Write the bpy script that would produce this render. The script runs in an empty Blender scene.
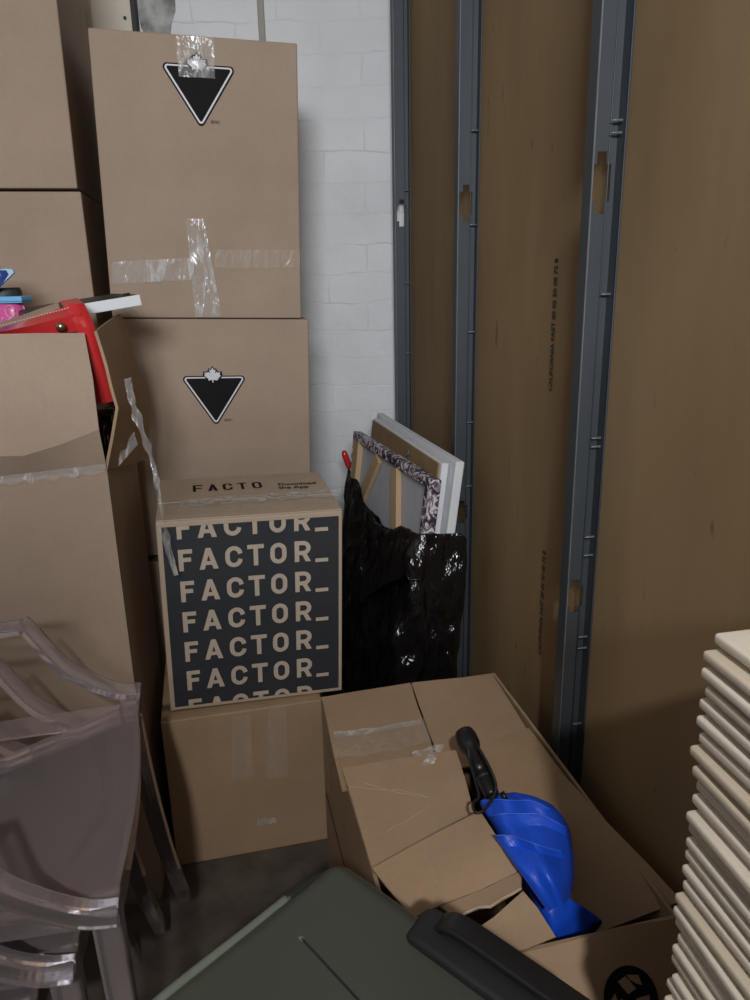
import bpy, bmesh, math, random
from mathutils import Vector, Matrix, noise
random.seed(7)
C = bpy.context.scene.collection
PI = math.pi
R = math.radians
V = Vector
sc = bpy.context.scene

# ------------------------------------------------------------------ camera
FOC, CAM_H, PITCH, ROLL = 740.0, 1.22, R(16.8), R(-1.2)
fw = V((0, math.cos(PITCH), -math.sin(PITCH)))
up0 = V((0, math.sin(PITCH), math.cos(PITCH)))
rt = math.cos(ROLL) * V((1, 0, 0)) + math.sin(ROLL) * up0
up = math.cos(ROLL) * up0 - math.sin(ROLL) * V((1, 0, 0))
cd = bpy.data.cameras.new('camera')
cam = bpy.data.objects.new('camera', cd)
C.objects.link(cam)
cd.sensor_fit = 'VERTICAL'
cd.sensor_height = 36.0
cd.lens = 36.0 * FOC / 1000.0
cd.clip_start = 0.02
m3 = Matrix((rt, up, -fw)).transposed()
cam.matrix_world = Matrix.Translation((0, 0, CAM_H)) @ m3.to_4x4()
sc.camera = cam


def ray(x, y):
    return fw + rt * ((x - 375) / FOC) - up * ((y - 500) / FOC)


def at(x, y, Y):
    """measured point: the photograph's pixel at depth Y (metres)"""
    d = ray(x, y)
    return V((0, 0, CAM_H)) + d * (Y / d.y)


def atz(x, y, z):
    d = ray(x, y)
    return V((0, 0, CAM_H)) + d * ((z - CAM_H) / d.z)


# ------------------------------------------------------------------ materials
def mat(name):
    m = bpy.data.materials.new(name)
    m.use_nodes = True
    nt = m.node_tree
    b = nt.nodes['Principled BSDF']
    return m, nt, b


def N(nt, typ, **kw):
    n = nt.nodes.new(typ)
    for k, v in kw.items():
        if k in n.inputs:
            n.inputs[k].default_value = v
        else:
            setattr(n, k, v)
    return n


def coords(nt, scale=(1, 1, 1), kind='Object'):
    tc = nt.nodes.new('ShaderNodeTexCoord')
    mp = nt.nodes.new('ShaderNodeMapping')
    mp.inputs['Scale'].default_value = scale
    nt.links.new(tc.outputs[kind], mp.inputs['Vector'])
    return mp.outputs['Vector']


def noise_mat(name, c1, c2, scale=8, rough=0.7, bump=0.1, bump_scale=60, bd=0.002, metallic=0.0, stretch=(1, 1, 1), spec=0.5, coat=0.0, detail=4):
    m, nt, b = mat(name)
    v = coords(nt, stretch)
    n1 = N(nt, 'ShaderNodeTexNoise', Scale=scale, Detail=detail, Roughness=0.6)
    nt.links.new(v, n1.inputs['Vector'])
    r = nt.nodes.new('ShaderNodeValToRGB')
    r.color_ramp.elements[0].position = 0.3
    r.color_ramp.elements[1].position = 0.7
    r.color_ramp.elements[0].color = (*c1, 1)
    r.color_ramp.elements[1].color = (*c2, 1)
    nt.links.new(n1.outputs['Fac'], r.inputs['Fac'])
    nt.links.new(r.outputs['Color'], b.inputs['Base Color'])
    b.inputs['Roughness'].default_value = rough
    b.inputs['Metallic'].default_value = metallic
    b.inputs['Specular IOR Level'].default_value = spec
    b.inputs['Coat Weight'].default_value = coat
    if bump:
        n2 = N(nt, 'ShaderNodeTexNoise', Scale=bump_scale, Detail=5)
        nt.links.new(v, n2.inputs['Vector'])
        bp = N(nt, 'ShaderNodeBump', Strength=bump, Distance=bd)
        nt.links.new(n2.outputs['Fac'], bp.inputs['Height'])
        nt.links.new(bp.outputs['Normal'], b.inputs['Normal'])
    return m


def cardboard(name, c1, c2, axis='Z'):
    """kraft board: mottled fibre colour, faint flutes showing through"""
    m, nt, b = mat(name)
    v = coords(nt)
    n1 = N(nt, 'ShaderNodeTexNoise', Scale=5, Detail=6, Roughness=0.65)
    nt.links.new(v, n1.inputs['Vector'])
    n3 = N(nt, 'ShaderNodeTexNoise', Scale=140, Detail=2)
    nt.links.new(v, n3.inputs['Vector'])
    mx = N(nt, 'ShaderNodeMath', operation='MULTIPLY_ADD')
    mx.inputs[1].default_value = 0.3
    nt.links.new(n3.outputs['Fac'], mx.inputs[0])
    nt.links.new(n1.outputs['Fac'], mx.inputs[2])
    r = nt.nodes.new('ShaderNodeValToRGB')
    r.color_ramp.elements[0].position = 0.4
    r.color_ramp.elements[1].position = 0.9
    r.color_ramp.elements[0].color = (*c1, 1)
    r.color_ramp.elements[1].color = (*c2, 1)
    nt.links.new(mx.outputs[0], r.inputs['Fac'])
    nt.links.new(r.outputs['Color'], b.inputs['Base Color'])
    b.inputs['Roughness'].default_value = 0.72
    b.inputs['Specular IOR Level'].default_value = 0.3
    w = N(nt, 'ShaderNodeTexWave', Scale=45.0, Distortion=0.6)
    w.bands_direction = 'X'
    nt.links.new(v, w.inputs['Vector'])
    n2 = N(nt, 'ShaderNodeTexNoise', Scale=14, Detail=4)
    nt.links.new(v, n2.inputs['Vector'])
    ad = N(nt, 'ShaderNodeMath', operation='MULTIPLY_ADD')
    ad.inputs[1].default_value = 0.04
    nt.links.new(w.outputs['Fac'], ad.inputs[0])
    nt.links.new(n2.outputs['Fac'], ad.inputs[2])
    bp = N(nt, 'ShaderNodeBump', Strength=0.25, Distance=0.006)
    nt.links.new(ad.outputs[0], bp.inputs['Height'])
    nt.links.new(bp.outputs['Normal'], b.inputs['Normal'])
    return m


def tape_mat(name, tint, a0, a1, rough=0.14, bs=0.6):
    """clear tape: see-through, glossy, with milky streaks where it is wrinkled"""
    m, nt, b = mat(name)
    v = coords(nt, (2.6, 2.6, .8))
    b.inputs['Base Color'].default_value = (*tint, 1)
    b.inputs['Roughness'].default_value = rough
    b.inputs['Specular IOR Level'].default_value = 0.7
    n1 = N(nt, 'ShaderNodeTexNoise', Scale=13, Detail=2, Distortion=1.2)
    nt.links.new(v, n1.inputs['Vector'])
    bp = N(nt, 'ShaderNodeBump', Strength=bs, Distance=0.012)
    nt.links.new(n1.outputs['Fac'], bp.inputs['Height'])
    nt.links.new(bp.outputs['Normal'], b.inputs['Normal'])
    n2 = N(nt, 'ShaderNodeTexNoise', Scale=16, Detail=3, Distortion=1.8)
    nt.links.new(v, n2.inputs['Vector'])
    r = N(nt, 'ShaderNodeMapRange')
    r.inputs['From Min'].default_value = .5
    r.inputs['From Max'].default_value = .72
    r.inputs['To Min'].default_value = a0
    r.inputs['To Max'].default_value = a1
    nt.links.new(n2.outputs['Fac'], r.inputs['Value'])
    nt.links.new(r.outputs[0], b.inputs['Alpha'])
    return m


def clear_plastic(name, tint, haze, rough=0.06):
    """thin clear moulded plastic: tinted see-through, fresnel gloss, a little haze"""
    m, nt, b = mat(name)
    out = nt.nodes['Material Output']
    nt.nodes.remove(b)
    tr = N(nt, 'ShaderNodeBsdfTransparent', Color=(*tint, 1))
    gl = N(nt, 'ShaderNodeBsdfGlossy', Color=(.9, .9, .95, 1), Roughness=rough)
    df = N(nt, 'ShaderNodeBsdfDiffuse', Color=(.68, .59, .60, 1))
    lw = N(nt, 'ShaderNodeLayerWeight', Blend=0.35)
    rp = N(nt, 'ShaderNodeMapRange')
    rp.inputs['To Min'].default_value = haze
    rp.inputs['To Max'].default_value = min(.75, haze * 3.2)
    nt.links.new(lw.outputs['Facing'], rp.inputs['Value'])
    m1 = nt.nodes.new('ShaderNodeMixShader')
    nt.links.new(rp.outputs['Result'], m1.inputs['Fac'])
    nt.links.new(tr.outputs[0], m1.inputs[1])
    nt.links.new(df.outputs[0], m1.inputs[2])
    m2 = nt.nodes.new('ShaderNodeMixShader')
    fr = N(nt, 'ShaderNodeFresnel', IOR=1.45)
    nt.links.new(fr.outputs[0], m2.inputs['Fac'])
    nt.links.new(m1.outputs[0], m2.inputs[1])
    nt.links.new(gl.outputs[0], m2.inputs[2])
    nt.links.new(m2.outputs[0], out.inputs['Surface'])
    return m


def brick_mat(name):
    m, nt, b = mat(name)
    tc = nt.nodes.new('ShaderNodeTexCoord')
    sp = nt.nodes.new('ShaderNodeSeparateXYZ')
    cb = nt.nodes.new('ShaderNodeCombineXYZ')
    nt.links.new(tc.outputs['Object'], sp.inputs[0])
    nt.links.new(sp.outputs['X'], cb.inputs['X'])
    nt.links.new(sp.outputs['Z'], cb.inputs['Y'])
    dn = N(nt, 'ShaderNodeTexNoise', Scale=9, Detail=3)
    nt.links.new(cb.outputs[0], dn.inputs['Vector'])
    mxv = N(nt, 'ShaderNodeVectorMath', operation='MULTIPLY_ADD')
    mxv.inputs[1].default_value = (.02, .03, 0)
    nt.links.new(dn.outputs['Color'], mxv.inputs[0])
    nt.links.new(cb.outputs[0], mxv.inputs[2])
    bk = N(nt, 'ShaderNodeTexBrick', Scale=1.0)
    bk.inputs['Brick Width'].default_value = 0.23
    bk.inputs['Row Height'].default_value = 0.083
    bk.inputs['Mortar Size'].default_value = 0.003
    bk.inputs['Mortar Smooth'].default_value = 0.7
    nt.links.new(mxv.outputs[0], bk.inputs['Vector'])
    # crack lines only here and there along the joints
    n1 = N(nt, 'ShaderNodeTexNoise', Scale=6, Detail=3)
    nt.links.new(cb.outputs[0], n1.inputs['Vector'])
    rr = nt.nodes.new('ShaderNodeMapRange')
    rr.inputs['From Min'].default_value = .5
    rr.inputs['From Max'].default_value = .68
    nt.links.new(n1.outputs['Fac'], rr.inputs['Value'])
    mu = N(nt, 'ShaderNodeMath', operation='MULTIPLY')
    nt.links.new(bk.outputs['Fac'], mu.inputs[0])
    nt.links.new(rr.outputs[0], mu.inputs[1])
    n2 = N(nt, 'ShaderNodeTexNoise', Scale=3, Detail=5)
    nt.links.new(cb.outputs[0], n2.inputs['Vector'])
    r = nt.nodes.new('ShaderNodeValToRGB')
    r.color_ramp.elements[0].position = .35
    r.color_ramp.elements[1].position = .65
    r.color_ramp.elements[0].color = (.66, .67, .68, 1)
    r.color_ramp.elements[1].color = (.76, .77, .78, 1)
    nt.links.new(n2.outputs['Fac'], r.inputs['Fac'])
    mix = N(nt, 'ShaderNodeMix', data_type='RGBA')
    mf = N(nt, 'ShaderNodeMath', operation='MULTIPLY')
    mf.inputs[1].default_value = .35
    nt.links.new(mu.outputs[0], mf.inputs[0])
    nt.links.new(mf.outputs[0], mix.inputs['Factor'])
    nt.links.new(r.outputs['Color'], mix.inputs['A'])
    mix.inputs['B'].default_value = (.3, .31, .32, 1)
    nt.links.new(mix.outputs['Result'], b.inputs['Base Color'])
    b.inputs['Roughness'].default_value = .6
    hs = N(nt, 'ShaderNodeMath', operation='MULTIPLY_ADD')
    hs.inputs[1].default_value = -.16
    n3 = N(nt, 'ShaderNodeTexNoise', Scale=22, Detail=4)
    nt.links.new(cb.outputs[0], n3.inputs['Vector'])
    nt.links.new(bk.outputs['Fac'], hs.inputs[0])
    nt.links.new(n3.outputs['Fac'], hs.inputs[2])
    bp = N(nt, 'ShaderNodeBump', Strength=.45, Distance=.008)
    nt.links.new(hs.outputs[0], bp.inputs['Height'])
    nt.links.new(bp.outputs['Normal'], b.inputs['Normal'])
    return m


def plain(name, c, rough=.6, metallic=0, spec=.5, coat=0):
    m, nt, b = mat(name)
    b.inputs['Base Color'].default_value = (*c, 1)
    b.inputs['Roughness'].default_value = rough
    b.inputs['Metallic'].default_value = metallic
    b.inputs['Specular IOR Level'].default_value = spec
    b.inputs['Coat Weight'].default_value = coat
    return m


def marble_mat(name):
    m, nt, b = mat(name)
    v = coords(nt)
    n1 = N(nt, 'ShaderNodeTexNoise', Scale=38, Detail=5, Distortion=2.2)
    nt.links.new(v, n1.inputs['Vector'])
    r = nt.nodes.new('ShaderNodeValToRGB')
    e = r.color_ramp.elements
    e[0].position = .45; e[0].color = (.035, .03, .045, 1)
    e[1].position = .57; e[1].color = (.72, .68, .72, 1)
    x = e.new(.505); x.color = (.20, .14, .19, 1)
    nt.links.new(n1.outputs['Fac'], r.inputs['Fac'])
    nt.links.new(r.outputs['Color'], b.inputs['Base Color'])
    b.inputs['Roughness'].default_value = .45
    return m


KRAFT = cardboard('kraft_cardboard', (.33, .245, .18), (.40, .30, .225))
KRAFT_B = cardboard('brown_cardboard', (.33, .225, .142), (.41, .285, .185))
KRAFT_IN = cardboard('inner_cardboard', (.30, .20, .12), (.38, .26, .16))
PALEKRAFT = cardboard('pale_kraft', (.43, .335, .25), (.50, .40, .30))
INK = noise_mat('black_ink', (.006, .006, .007), (.010, .010, .011), rough=.7, bump=0, spec=.15)
SLATE = noise_mat('charcoal_print', (.028, .031, .038), (.036, .039, .046), rough=.5, bump=.05)
PRINTKRAFT = noise_mat('kraft_lettering', (.47, .385, .31), (.53, .44, .36), rough=.6, bump=0)
WHITEINK = noise_mat('white_ink', (.62, .62, .66), (.68, .68, .72), rough=.5, bump=0)
TAPE = tape_mat('clear_tape', (.78, .76, .74), .13, .62)
TAPE_F = tape_mat('faint_tape', (.70, .62, .52), .10, .22, rough=.2, bs=.2)
BRICK = brick_mat('white_painted_brick')
def drywall_mat():
    m, nt, b = mat('brown_drywall_paper')
    v = coords(nt)
    vs = coords(nt, (1.6, 1.6, .45))
    n1 = N(nt, 'ShaderNodeTexNoise', Scale=2.4, Detail=5, Roughness=.6)
    nt.links.new(vs, n1.inputs['Vector'])
    r = nt.nodes.new('ShaderNodeValToRGB')
    r.color_ramp.elements[0].position = .3
    r.color_ramp.elements[1].position = .7
    r.color_ramp.elements[0].color = (.24, .160, .082, 1)
    r.color_ramp.elements[1].color = (.345, .236, .126, 1)
    nt.links.new(n1.outputs['Fac'], r.inputs['Fac'])
    n2 = N(nt, 'ShaderNodeTexNoise', Scale=26, Detail=2, Distortion=.4)      # small stains
    nt.links.new(vs, n2.inputs['Vector'])
    mr = N(nt, 'ShaderNodeMapRange')
    mr.inputs['From Min'].default_value = .70
    mr.inputs['From Max'].default_value = .78
    mr.inputs['To Max'].default_value = .6
    nt.links.new(n2.outputs['Fac'], mr.inputs['Value'])
    mx = N(nt, 'ShaderNodeMix', data_type='RGBA')
    nt.links.new(mr.outputs[0], mx.inputs['Factor'])
    nt.links.new(r.outputs['Color'], mx.inputs['A'])
    mx.inputs['B'].default_value = (.075, .05, .028, 1)
    nt.links.new(mx.outputs['Result'], b.inputs['Base Color'])
    b.inputs['Roughness'].default_value = .8
    b.inputs['Specular IOR Level'].default_value = .2
    return m
DRYWALL = drywall_mat()
STEEL = noise_mat('galvanised_steel', (.052, .060, .070), (.075, .085, .097), scale=10, rough=.5, bump=.05, metallic=.3, stretch=(1, 1, .3))
STEEL_EDGE = noise_mat('bright_cut_steel', (.17, .19, .21), (.26, .28, .3), scale=30, rough=.4, bump=0, metallic=.5)
CONCRETE = noise_mat('dark_concrete', (.055, .045, .037), (.11, .092, .075), scale=14, rough=.75, bump=.3, bump_scale=40)
CEIL = noise_mat('grey_ceiling_board', (.42, .41, .4), (.5, .49, .47), scale=3, rough=.9)
PLASTER = noise_mat('old_white_plaster', (.5, .5, .48), (.62, .62, .6), scale=4, rough=.9)
CREAM = noise_mat('cream_painted_board', (.60, .54, .44), (.66, .60, .5), scale=6, rough=.6, bump=.05)
GREYPATCH = noise_mat('patchy_grey_mortar', (.12, .12, .115), (.6, .6, .58), scale=13, rough=.9, bump=.4)
BLACKP = noise_mat('black_plastic', (.008, .008, .009), (.014, .014, .016), rough=.33, bump=.05)
BLACKM = noise_mat('matt_black_plastic', (.013, .014, .016), (.02, .021, .023), rough=.5, bump=.1, bump_scale=200)
OLIVE = noise_mat('olive_shell', (.056, .066, .052), (.068, .078, .062), scale=5, rough=.36, bump=.06, bump_scale=160, bd=.001)
PIPING = noise_mat('pale_olive_piping', (.13, .155, .125), (.17, .195, .16), scale=20, rough=.5)
OFFWHITE = noise_mat('cream_board', (.70, .63, .53), (.78, .71, .61), scale=9, rough=.6, bump=.12, bump_scale=90)
OFFWHITE2 = noise_mat('tan_board', (.58, .49, .385), (.66, .57, .46), scale=9, rough=.65, bump=.15, bump_scale=90)
CANVAS_W = noise_mat('white_canvas', (.72, .74, .77), (.78, .80, .83), scale=12, rough=.8, bump=.2, bump_scale=500, bd=.0008)
CANVAS_G = noise_mat('grey_canvas_back', (.44, .45, .49), (.5, .51, .55), scale=12, rough=.85, bump=.2, bump_scale=400, bd=.0008)
PINE = noise_mat('pine_wood', (.47, .32, .18), (.58, .41, .25), scale=6, rough=.6, stretch=(6, 6, 1))
HARDBOARD = noise_mat('brown_hardboard', (.27, .175, .085), (.33, .215, .11), scale=20, rough=.7)
MARBLE = marble_mat('marbled_paint')
BAG = noise_mat('black_polythene', (.003, .003, .004), (.006, .006, .008), rough=.17, bump=1.0, bump_scale=20, bd=.035, spec=1.0, detail=2, stretch=(1, 1, .45))
RED = noise_mat('red_vinyl', (.55, .022, .026), (.62, .04, .042), scale=5, rough=.14, bump=.25, bump_scale=14, bd=.01, coat=.4)
SUEDE = noise_mat('tan_suede', (.30, .2, .14), (.38, .27, .19), scale=30, rough=.9)
THREAD = plain('pale_thread', (.75, .55, .5), .7)
BRASS = noise_mat('bronze_rivet', (.32, .2, .14), (.42, .28, .2), scale=20, rough=.25, metallic=.9, bump=0)
PINK = noise_mat('pink_foil', (.62, .08, .28), (.7, .13, .36), scale=10, rough=.3, bump=.2, bump_scale=20)
PALEPINK = plain('pale_pink_print', (.8, .45, .62), .4)
SKY = noise_mat('light_blue_card', (.16, .48, .80), (.22, .55, .86), scale=8, rough=.4, bump=0)
NAVY = noise_mat('dark_blue_print', (.015, .03, .16), (.03, .06, .3), scale=30, rough=.4, bump=0)
MIDBLUE = plain('mid_blue_print', (.06, .25, .65), .4)
WHITEP = noise_mat('white_plastic', (.76, .80, .83), (.8, .84, .87), rough=.4, bump=0)
BLUE = noise_mat('blue_nylon', (.008, .07, .62), (.014, .10, .76), scale=8, rough=.36, bump=.6, bump_scale=16, bd=.012, spec=.5)
BLUE_HEM = plain('blue_hem', (.05, .16, .75), .5)
DARKGLASS = plain('dark_glass', (.012, .012, .01), .08, spec=.8)
CHAIR = clear_plastic('smoky_clear_plastic', (.95, .91, .90), .12)
CHAIR_EDGE = clear_plastic('clear_plastic_rim', (.945, .93, .955), .115)


# ------------------------------------------------------------------ mesh helpers
def link(name, me, m, parent=None, smooth=False):
    if m is not None:
        for mm in (m if isinstance(m, (list, tuple)) else [m]):
            me.materials.append(mm)
    if smooth:
        for p in me.polygons:
            p.use_smooth = True
    o = bpy.data.objects.new(name, me)
    C.objects.link(o)
    if parent is not None:
        o.parent = parent
    return o


def from_bm(name, bm, m, parent=None, smooth=False):
    me = bpy.data.meshes.new(name)
    bmesh.ops.recalc_face_normals(bm, faces=bm.faces[:])
    bm.to_mesh(me)
    bm.free()
    return link(name, me, m, parent, smooth)


def tag(o, label=None, cat=None, group=None, kind=None):
    if label: o['label'] = label
    if cat: o['category'] = cat
    if group: o['group'] = group
    if kind: o['kind'] = kind
    return o


def thing(name, label, cat, mw=None, group=None):
    o = bpy.data.objects.new(name, None)
    o.empty_display_size = .05
    C.objects.link(o)
    if mw is not None:
        o.matrix_world = mw
    return tag(o, label, cat, group)


def pose(loc, yaw=0, tx=0, ty=0):
    return Matrix.Translation(loc) @ Matrix.Rotation(yaw, 4, 'Z') @ Matrix.Rotation(tx, 4, 'X') @ Matrix.Rotation(ty, 4, 'Y')


def add_box(bm, lo, hi, mi=0, bevel=0, seg=2):
    r = bmesh.ops.create_cube(bm, size=1)
    vs = r['verts']
    for v in vs:
        v.co = V([lo[i] + (v.co[i] + .5) * (hi[i] - lo[i]) for i in range(3)])
    fs = {f for v in vs for f in v.link_faces}
    for f in fs:
        f.material_index = mi
    if bevel:
        es = list({e for v in vs for e in v.link_edges})
        bmesh.ops.bevel(bm, geom=es, offset=bevel, segments=seg, profile=.5, affect='EDGES')
    return vs


def boxo(name, lo, hi, m, parent=None, bevel=.002, seg=2, smooth=False):
    bm = bmesh.new()
    add_box(bm, lo, hi, 0, bevel, seg)
    return from_bm(name, bm, m, parent, smooth)


def catmull(pts, n=8):
    pts = [V(p) for p in pts]
    out = []
    for i in range(len(pts) - 1):
        p0 = pts[max(i - 1, 0)]; p1 = pts[i]; p2 = pts[i + 1]; p3 = pts[min(i + 2, len(pts) - 1)]
        for k in range(n):
            t = k / n
            out.append(.5 * ((2 * p1) + (p2 - p0) * t + (2 * p0 - 5 * p1 + 4 * p2 - p3) * t * t + (3 * p1 - p0 - 3 * p2 + p3) * t ** 3))
    out.append(pts[-1])
    return out


def add_sweep(bm, path, prof, ref=V((0, 0, 1)), cap=True, scales=None):
    """sweep a closed 2D profile (list of (a,b)) along a path; a along side, b along 'ref'-ish"""
    path = [V(p) for p in path]
    rings = []
    for i, p in enumerate(path):
        t = (path[min(i + 1, len(path) - 1)] - path[max(i - 1, 0)]).normalized()
        s = t.cross(ref)
        if s.length < 1e-4:
            s = t.cross(V((0, 1, 0)))
        s.normalize()
        u = s.cross(t).normalized()
        k = scales[i] if scales else 1
        rings.append([bm.verts.new(p + s * a * k + u * b * k) for a, b in prof])
    n = len(prof)
    for i in range(len(rings) - 1):
        for j in range(n):
            bm.faces.new((rings[i][j], rings[i][(j + 1) % n], rings[i + 1][(j + 1) % n], rings[i + 1][j]))
    if cap:
        bm.faces.new(rings[0][::-1]); bm.faces.new(rings[-1])
    return rings


def circ(r, n=12):
    return [(r * math.cos(2 * PI * i / n), r * math.sin(2 * PI * i / n)) for i in range(n)]


def rrect(w, h, r, n=3):
    out = []
    for cx, cy, a0 in ((w / 2 - r, h / 2 - r, 0), (-w / 2 + r, h / 2 - r, PI / 2), (-w / 2 + r, -h / 2 + r, PI), (w / 2 - r, -h / 2 + r, 1.5 * PI)):
        for k in range(n + 1):
            a = a0 + k / n * PI / 2
            out.append((cx + r * math.cos(a), cy + r * math.sin(a)))
    return out


def tube(name, path, r, m, parent=None, n=10, scales=None):
    bm = bmesh.new()
    add_sweep(bm, path, circ(r, n), scales=scales)
    return from_bm(name, bm, m, parent, True)


def lathe(bm, prof, M=Matrix.Identity(4), n=24):
    rings = []
    for r, z in prof:
        rings.append([bm.verts.new(M @ V((r * math.cos(2 * PI * i / n), r * math.sin(2 * PI * i / n), z))) for i in range(n)])
    for i in range(len(rings) - 1):
        for j in range(n):
            bm.faces.new((rings[i][j], rings[i][(j + 1) % n], rings[i + 1][(j + 1) % n], rings[i + 1][j]))
    bm.faces.new(rings[0][::-1]); bm.faces.new(rings[-1])


def poly(bm, pts, mi=0):
    f = bm.faces.new([bm.verts.new(V(p)) for p in pts])
    f.material_index = mi
    return f


def sheet(name, rows, m, parent=None, thick=.004, smooth=True, sub=0, ang=35, wob=0.0, wscale=9):
    """a board or film: grid of 3D points (rows of equal length) given a real thickness. points in parent space"""
    bm = bmesh.new()
    g = [[bm.verts.new(V(p)) for p in r] for r in rows]
    for i in range(len(g) - 1):
        for j in range(len(g[0]) - 1):
            bm.faces.new((g[i][j], g[i][j + 1], g[i + 1][j + 1], g[i + 1][j]))
    if sub:
        bmesh.ops.subdivide_edges(bm, edges=bm.edges[:], cuts=sub, use_grid_fill=True)
    bmesh.ops.recalc_face_normals(bm, faces=bm.faces[:])
    bm.normal_update()
    if wob:
        for v in bm.verts:
            v.co += v.normal * wob * noise.noise(v.co * wscale)
        bm.normal_update()
    if thick:
        bmesh.ops.solidify(bm, geom=bm.faces[:], thickness=thick)
    o = from_bm(name, bm, m, parent, False)
    if smooth:
        for p in o.data.polygons:
            p.use_smooth = True
        md = o.modifiers.new('sharp', 'EDGE_SPLIT')
        md.split_angle = R(ang)
    return o


def clip(pts, axis, lim, keep_less):
    out = []
    for i in range(len(pts)):
        a, b = pts[i], pts[(i + 1) % len(pts)]
        ia = (a[axis] <= lim) == keep_less
        ib = (b[axis] <= lim) == keep_less
        if ia: out.append(a)
        if ia != ib:
            t = (lim - a[axis]) / (b[axis] - a[axis])
            out.append(tuple(a[k] + (b[k] - a[k]) * t for k in range(2)))
    return out


def stroke(path, w):
    """quads along a 2D polyline"""
    n = len(path)
    nn = []
    for i in range(n):
        a = path[max(i - 1, 0)]; b = path[min(i + 1, n - 1)]
        dx, dy = b[0] - a[0], b[1] - a[1]
        l = math.hypot(dx, dy) or 1
        nn.append((-dy / l, dx / l))
    q = []
    for i in range(n - 1):
        (x0, y0), (x1, y1) = path[i], path[i + 1]
        (a0, b0), (a1, b1) = nn[i], nn[i + 1]
        h = w / 2
        q.append([(x0 - a0 * h, y0 - b0 * h), (x1 - a1 * h, y1 - b1 * h), (x1 + a1 * h, y1 + b1 * h), (x0 + a0 * h, y0 + b0 * h)])
    return q


def arc(cx, cy, r, a0, a1, n=5):
    return [(cx + r * math.cos(R(a0 + (a1 - a0) * k / n)), cy + r * math.sin(R(a0 + (a1 - a0) * k / n))) for k in range(n + 1)]


def letter(ch, w, h, s):
    b = s / 2
    rect = lambda x0, y0, x1, y1: [(x0, y0), (x1, y0), (x1, y1), (x0, y1)]
    r = w * .38
    if ch == 'F':
        return [rect(0, 0, s, h), rect(0, h - s, w, h), rect(0, h * .42, w * .9, h * .42 + s)]
    if ch == 'T':
        return [rect(0, h - s, w, h), rect(w / 2 - b, 0, w / 2 + b, h)]
    if ch == 'A':
        return [[(0, 0), (s * 1.1, 0), (w / 2 + s * .5, h), (w / 2 - s * .5, h)], [(w - s * 1.1, 0), (w, 0), (w / 2 + s * .5, h), (w / 2 - s * .5, h)],
                rect(w * .22, h * .2, w * .78, h * .2 + s * .9)]
    if ch == 'O':
        p = arc(r + b, h - b - r, r, 180, 90) + arc(w - b - r, h - b - r, r, 90, 0) + arc(w - b - r, b + r, r, 0, -90) + arc(r + b, b + r, r, -90, -180)
        return stroke(p + [p[0]], s)
    if ch == 'C':
        p = [(w - b, h * .66)] + arc(w - b - r, h - b - r, r, 0, 90) + arc(r + b, h - b - r, r, 90, 180) + arc(r + b, b + r, r, 180, 270) + arc(w - b - r, b + r, r, -90, 0) + [(w - b, h * .34)]
        return stroke(p, s)
    if ch == 'R':
        rr = h * .24
        p = [(0, h - b)] + arc(w - b - rr, h - b - rr, rr, 90, -90, 8) + [(0, h - b - 2 * rr)]
        return [rect(0, 0, s, h)] + stroke(p, s) + [[(w * .38, h * .45), (w * .38 + s * 1.1, h * .45), (w, 0), (w - s * 1.15, 0)]]
    if ch == '_':
        return [rect(0, 0, w, s * .9)]
    return []


def font_mesh(txt, size, bold=0):
    cu = bpy.data.curves.new('text', 'FONT')
    cu.body = txt
    cu.size = size
    cu.resolution_u = 3
    cu.offset = bold
    o = bpy.data.objects.new('text', cu)
    C.objects.link(o)
    bpy.context.view_layer.update()
    me = bpy.data.meshes.new_from_object(o.evaluated_get(bpy.context.evaluated_depsgraph_get()))
    bpy.data.objects.remove(o)
    bpy.data.curves.remove(cu)
    return me


LEAF_H = [(0, 1.0), (.14, .74), (.30, .83), (.23, .44), (.42, .62), (.48, .50), (.74, .55), (.66, .32), (.78, .22), (.40, -.08), (.45, -.24), (.06, -.17), (.05, -.42)]
LEAF = LEAF_H + [(-x, y) for x, y in LEAF_H[::-1] if x > 0]


def grow(pts, d):
    n = len(pts)
    out = []
    A = sum(pts[i][0] * pts[(i + 1) % n][1] - pts[(i + 1) % n][0] * pts[i][1] for i in range(n))
    sgn = 1 if A > 0 else -1
    for i in range(n):
        a, p, b = pts[i - 1], pts[i], pts[(i + 1) % n]
        e1 = V((p[0] - a[0], p[1] - a[1])).normalized(); e2 = V((b[0] - p[0], b[1] - p[1])).normalized()
        n1 = V((e1.y, -e1.x)) * sgn; n2 = V((e2.y, -e2.x)) * sgn
        m = n1 + n2
        if m.length < .2: m = n1
        m = m.normalized() * min(1.6, 1 / max(.4, m.normalized().dot(n1)))
        out.append((p[0] + m.x * d, p[1] + m.y * d))
    return out


def round_tri(pts, r, n=5):
    out = []
    for i in range(3):
        a, p, b = V(pts[i - 1]), V(pts[i]), V(pts[(i + 1) % 3])
        d1 = (a - p).normalized(); d2 = (b - p).normalized()
        h = d1.angle(d2) / 2
        c = p + (d1 + d2).normalized() * (r / math.sin(h))
        t1 = p + d1 * (r / math.tan(h)); t2 = p + d2 * (r / math.tan(h))
        a1 = math.atan2(t1.y - c.y, t1.x - c.x); a2 = math.atan2(t2.y - c.y, t2.x - c.x)
        while a2 - a1 > PI: a2 -= 2 * PI
        while a2 - a1 < -PI: a2 += 2 * PI
        for k in range(n + 1):
            t = a1 + (a2 - a1) * k / n
            out.append((c.x + r * math.cos(t), c.y + r * math.sin(t)))
    return out


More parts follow.
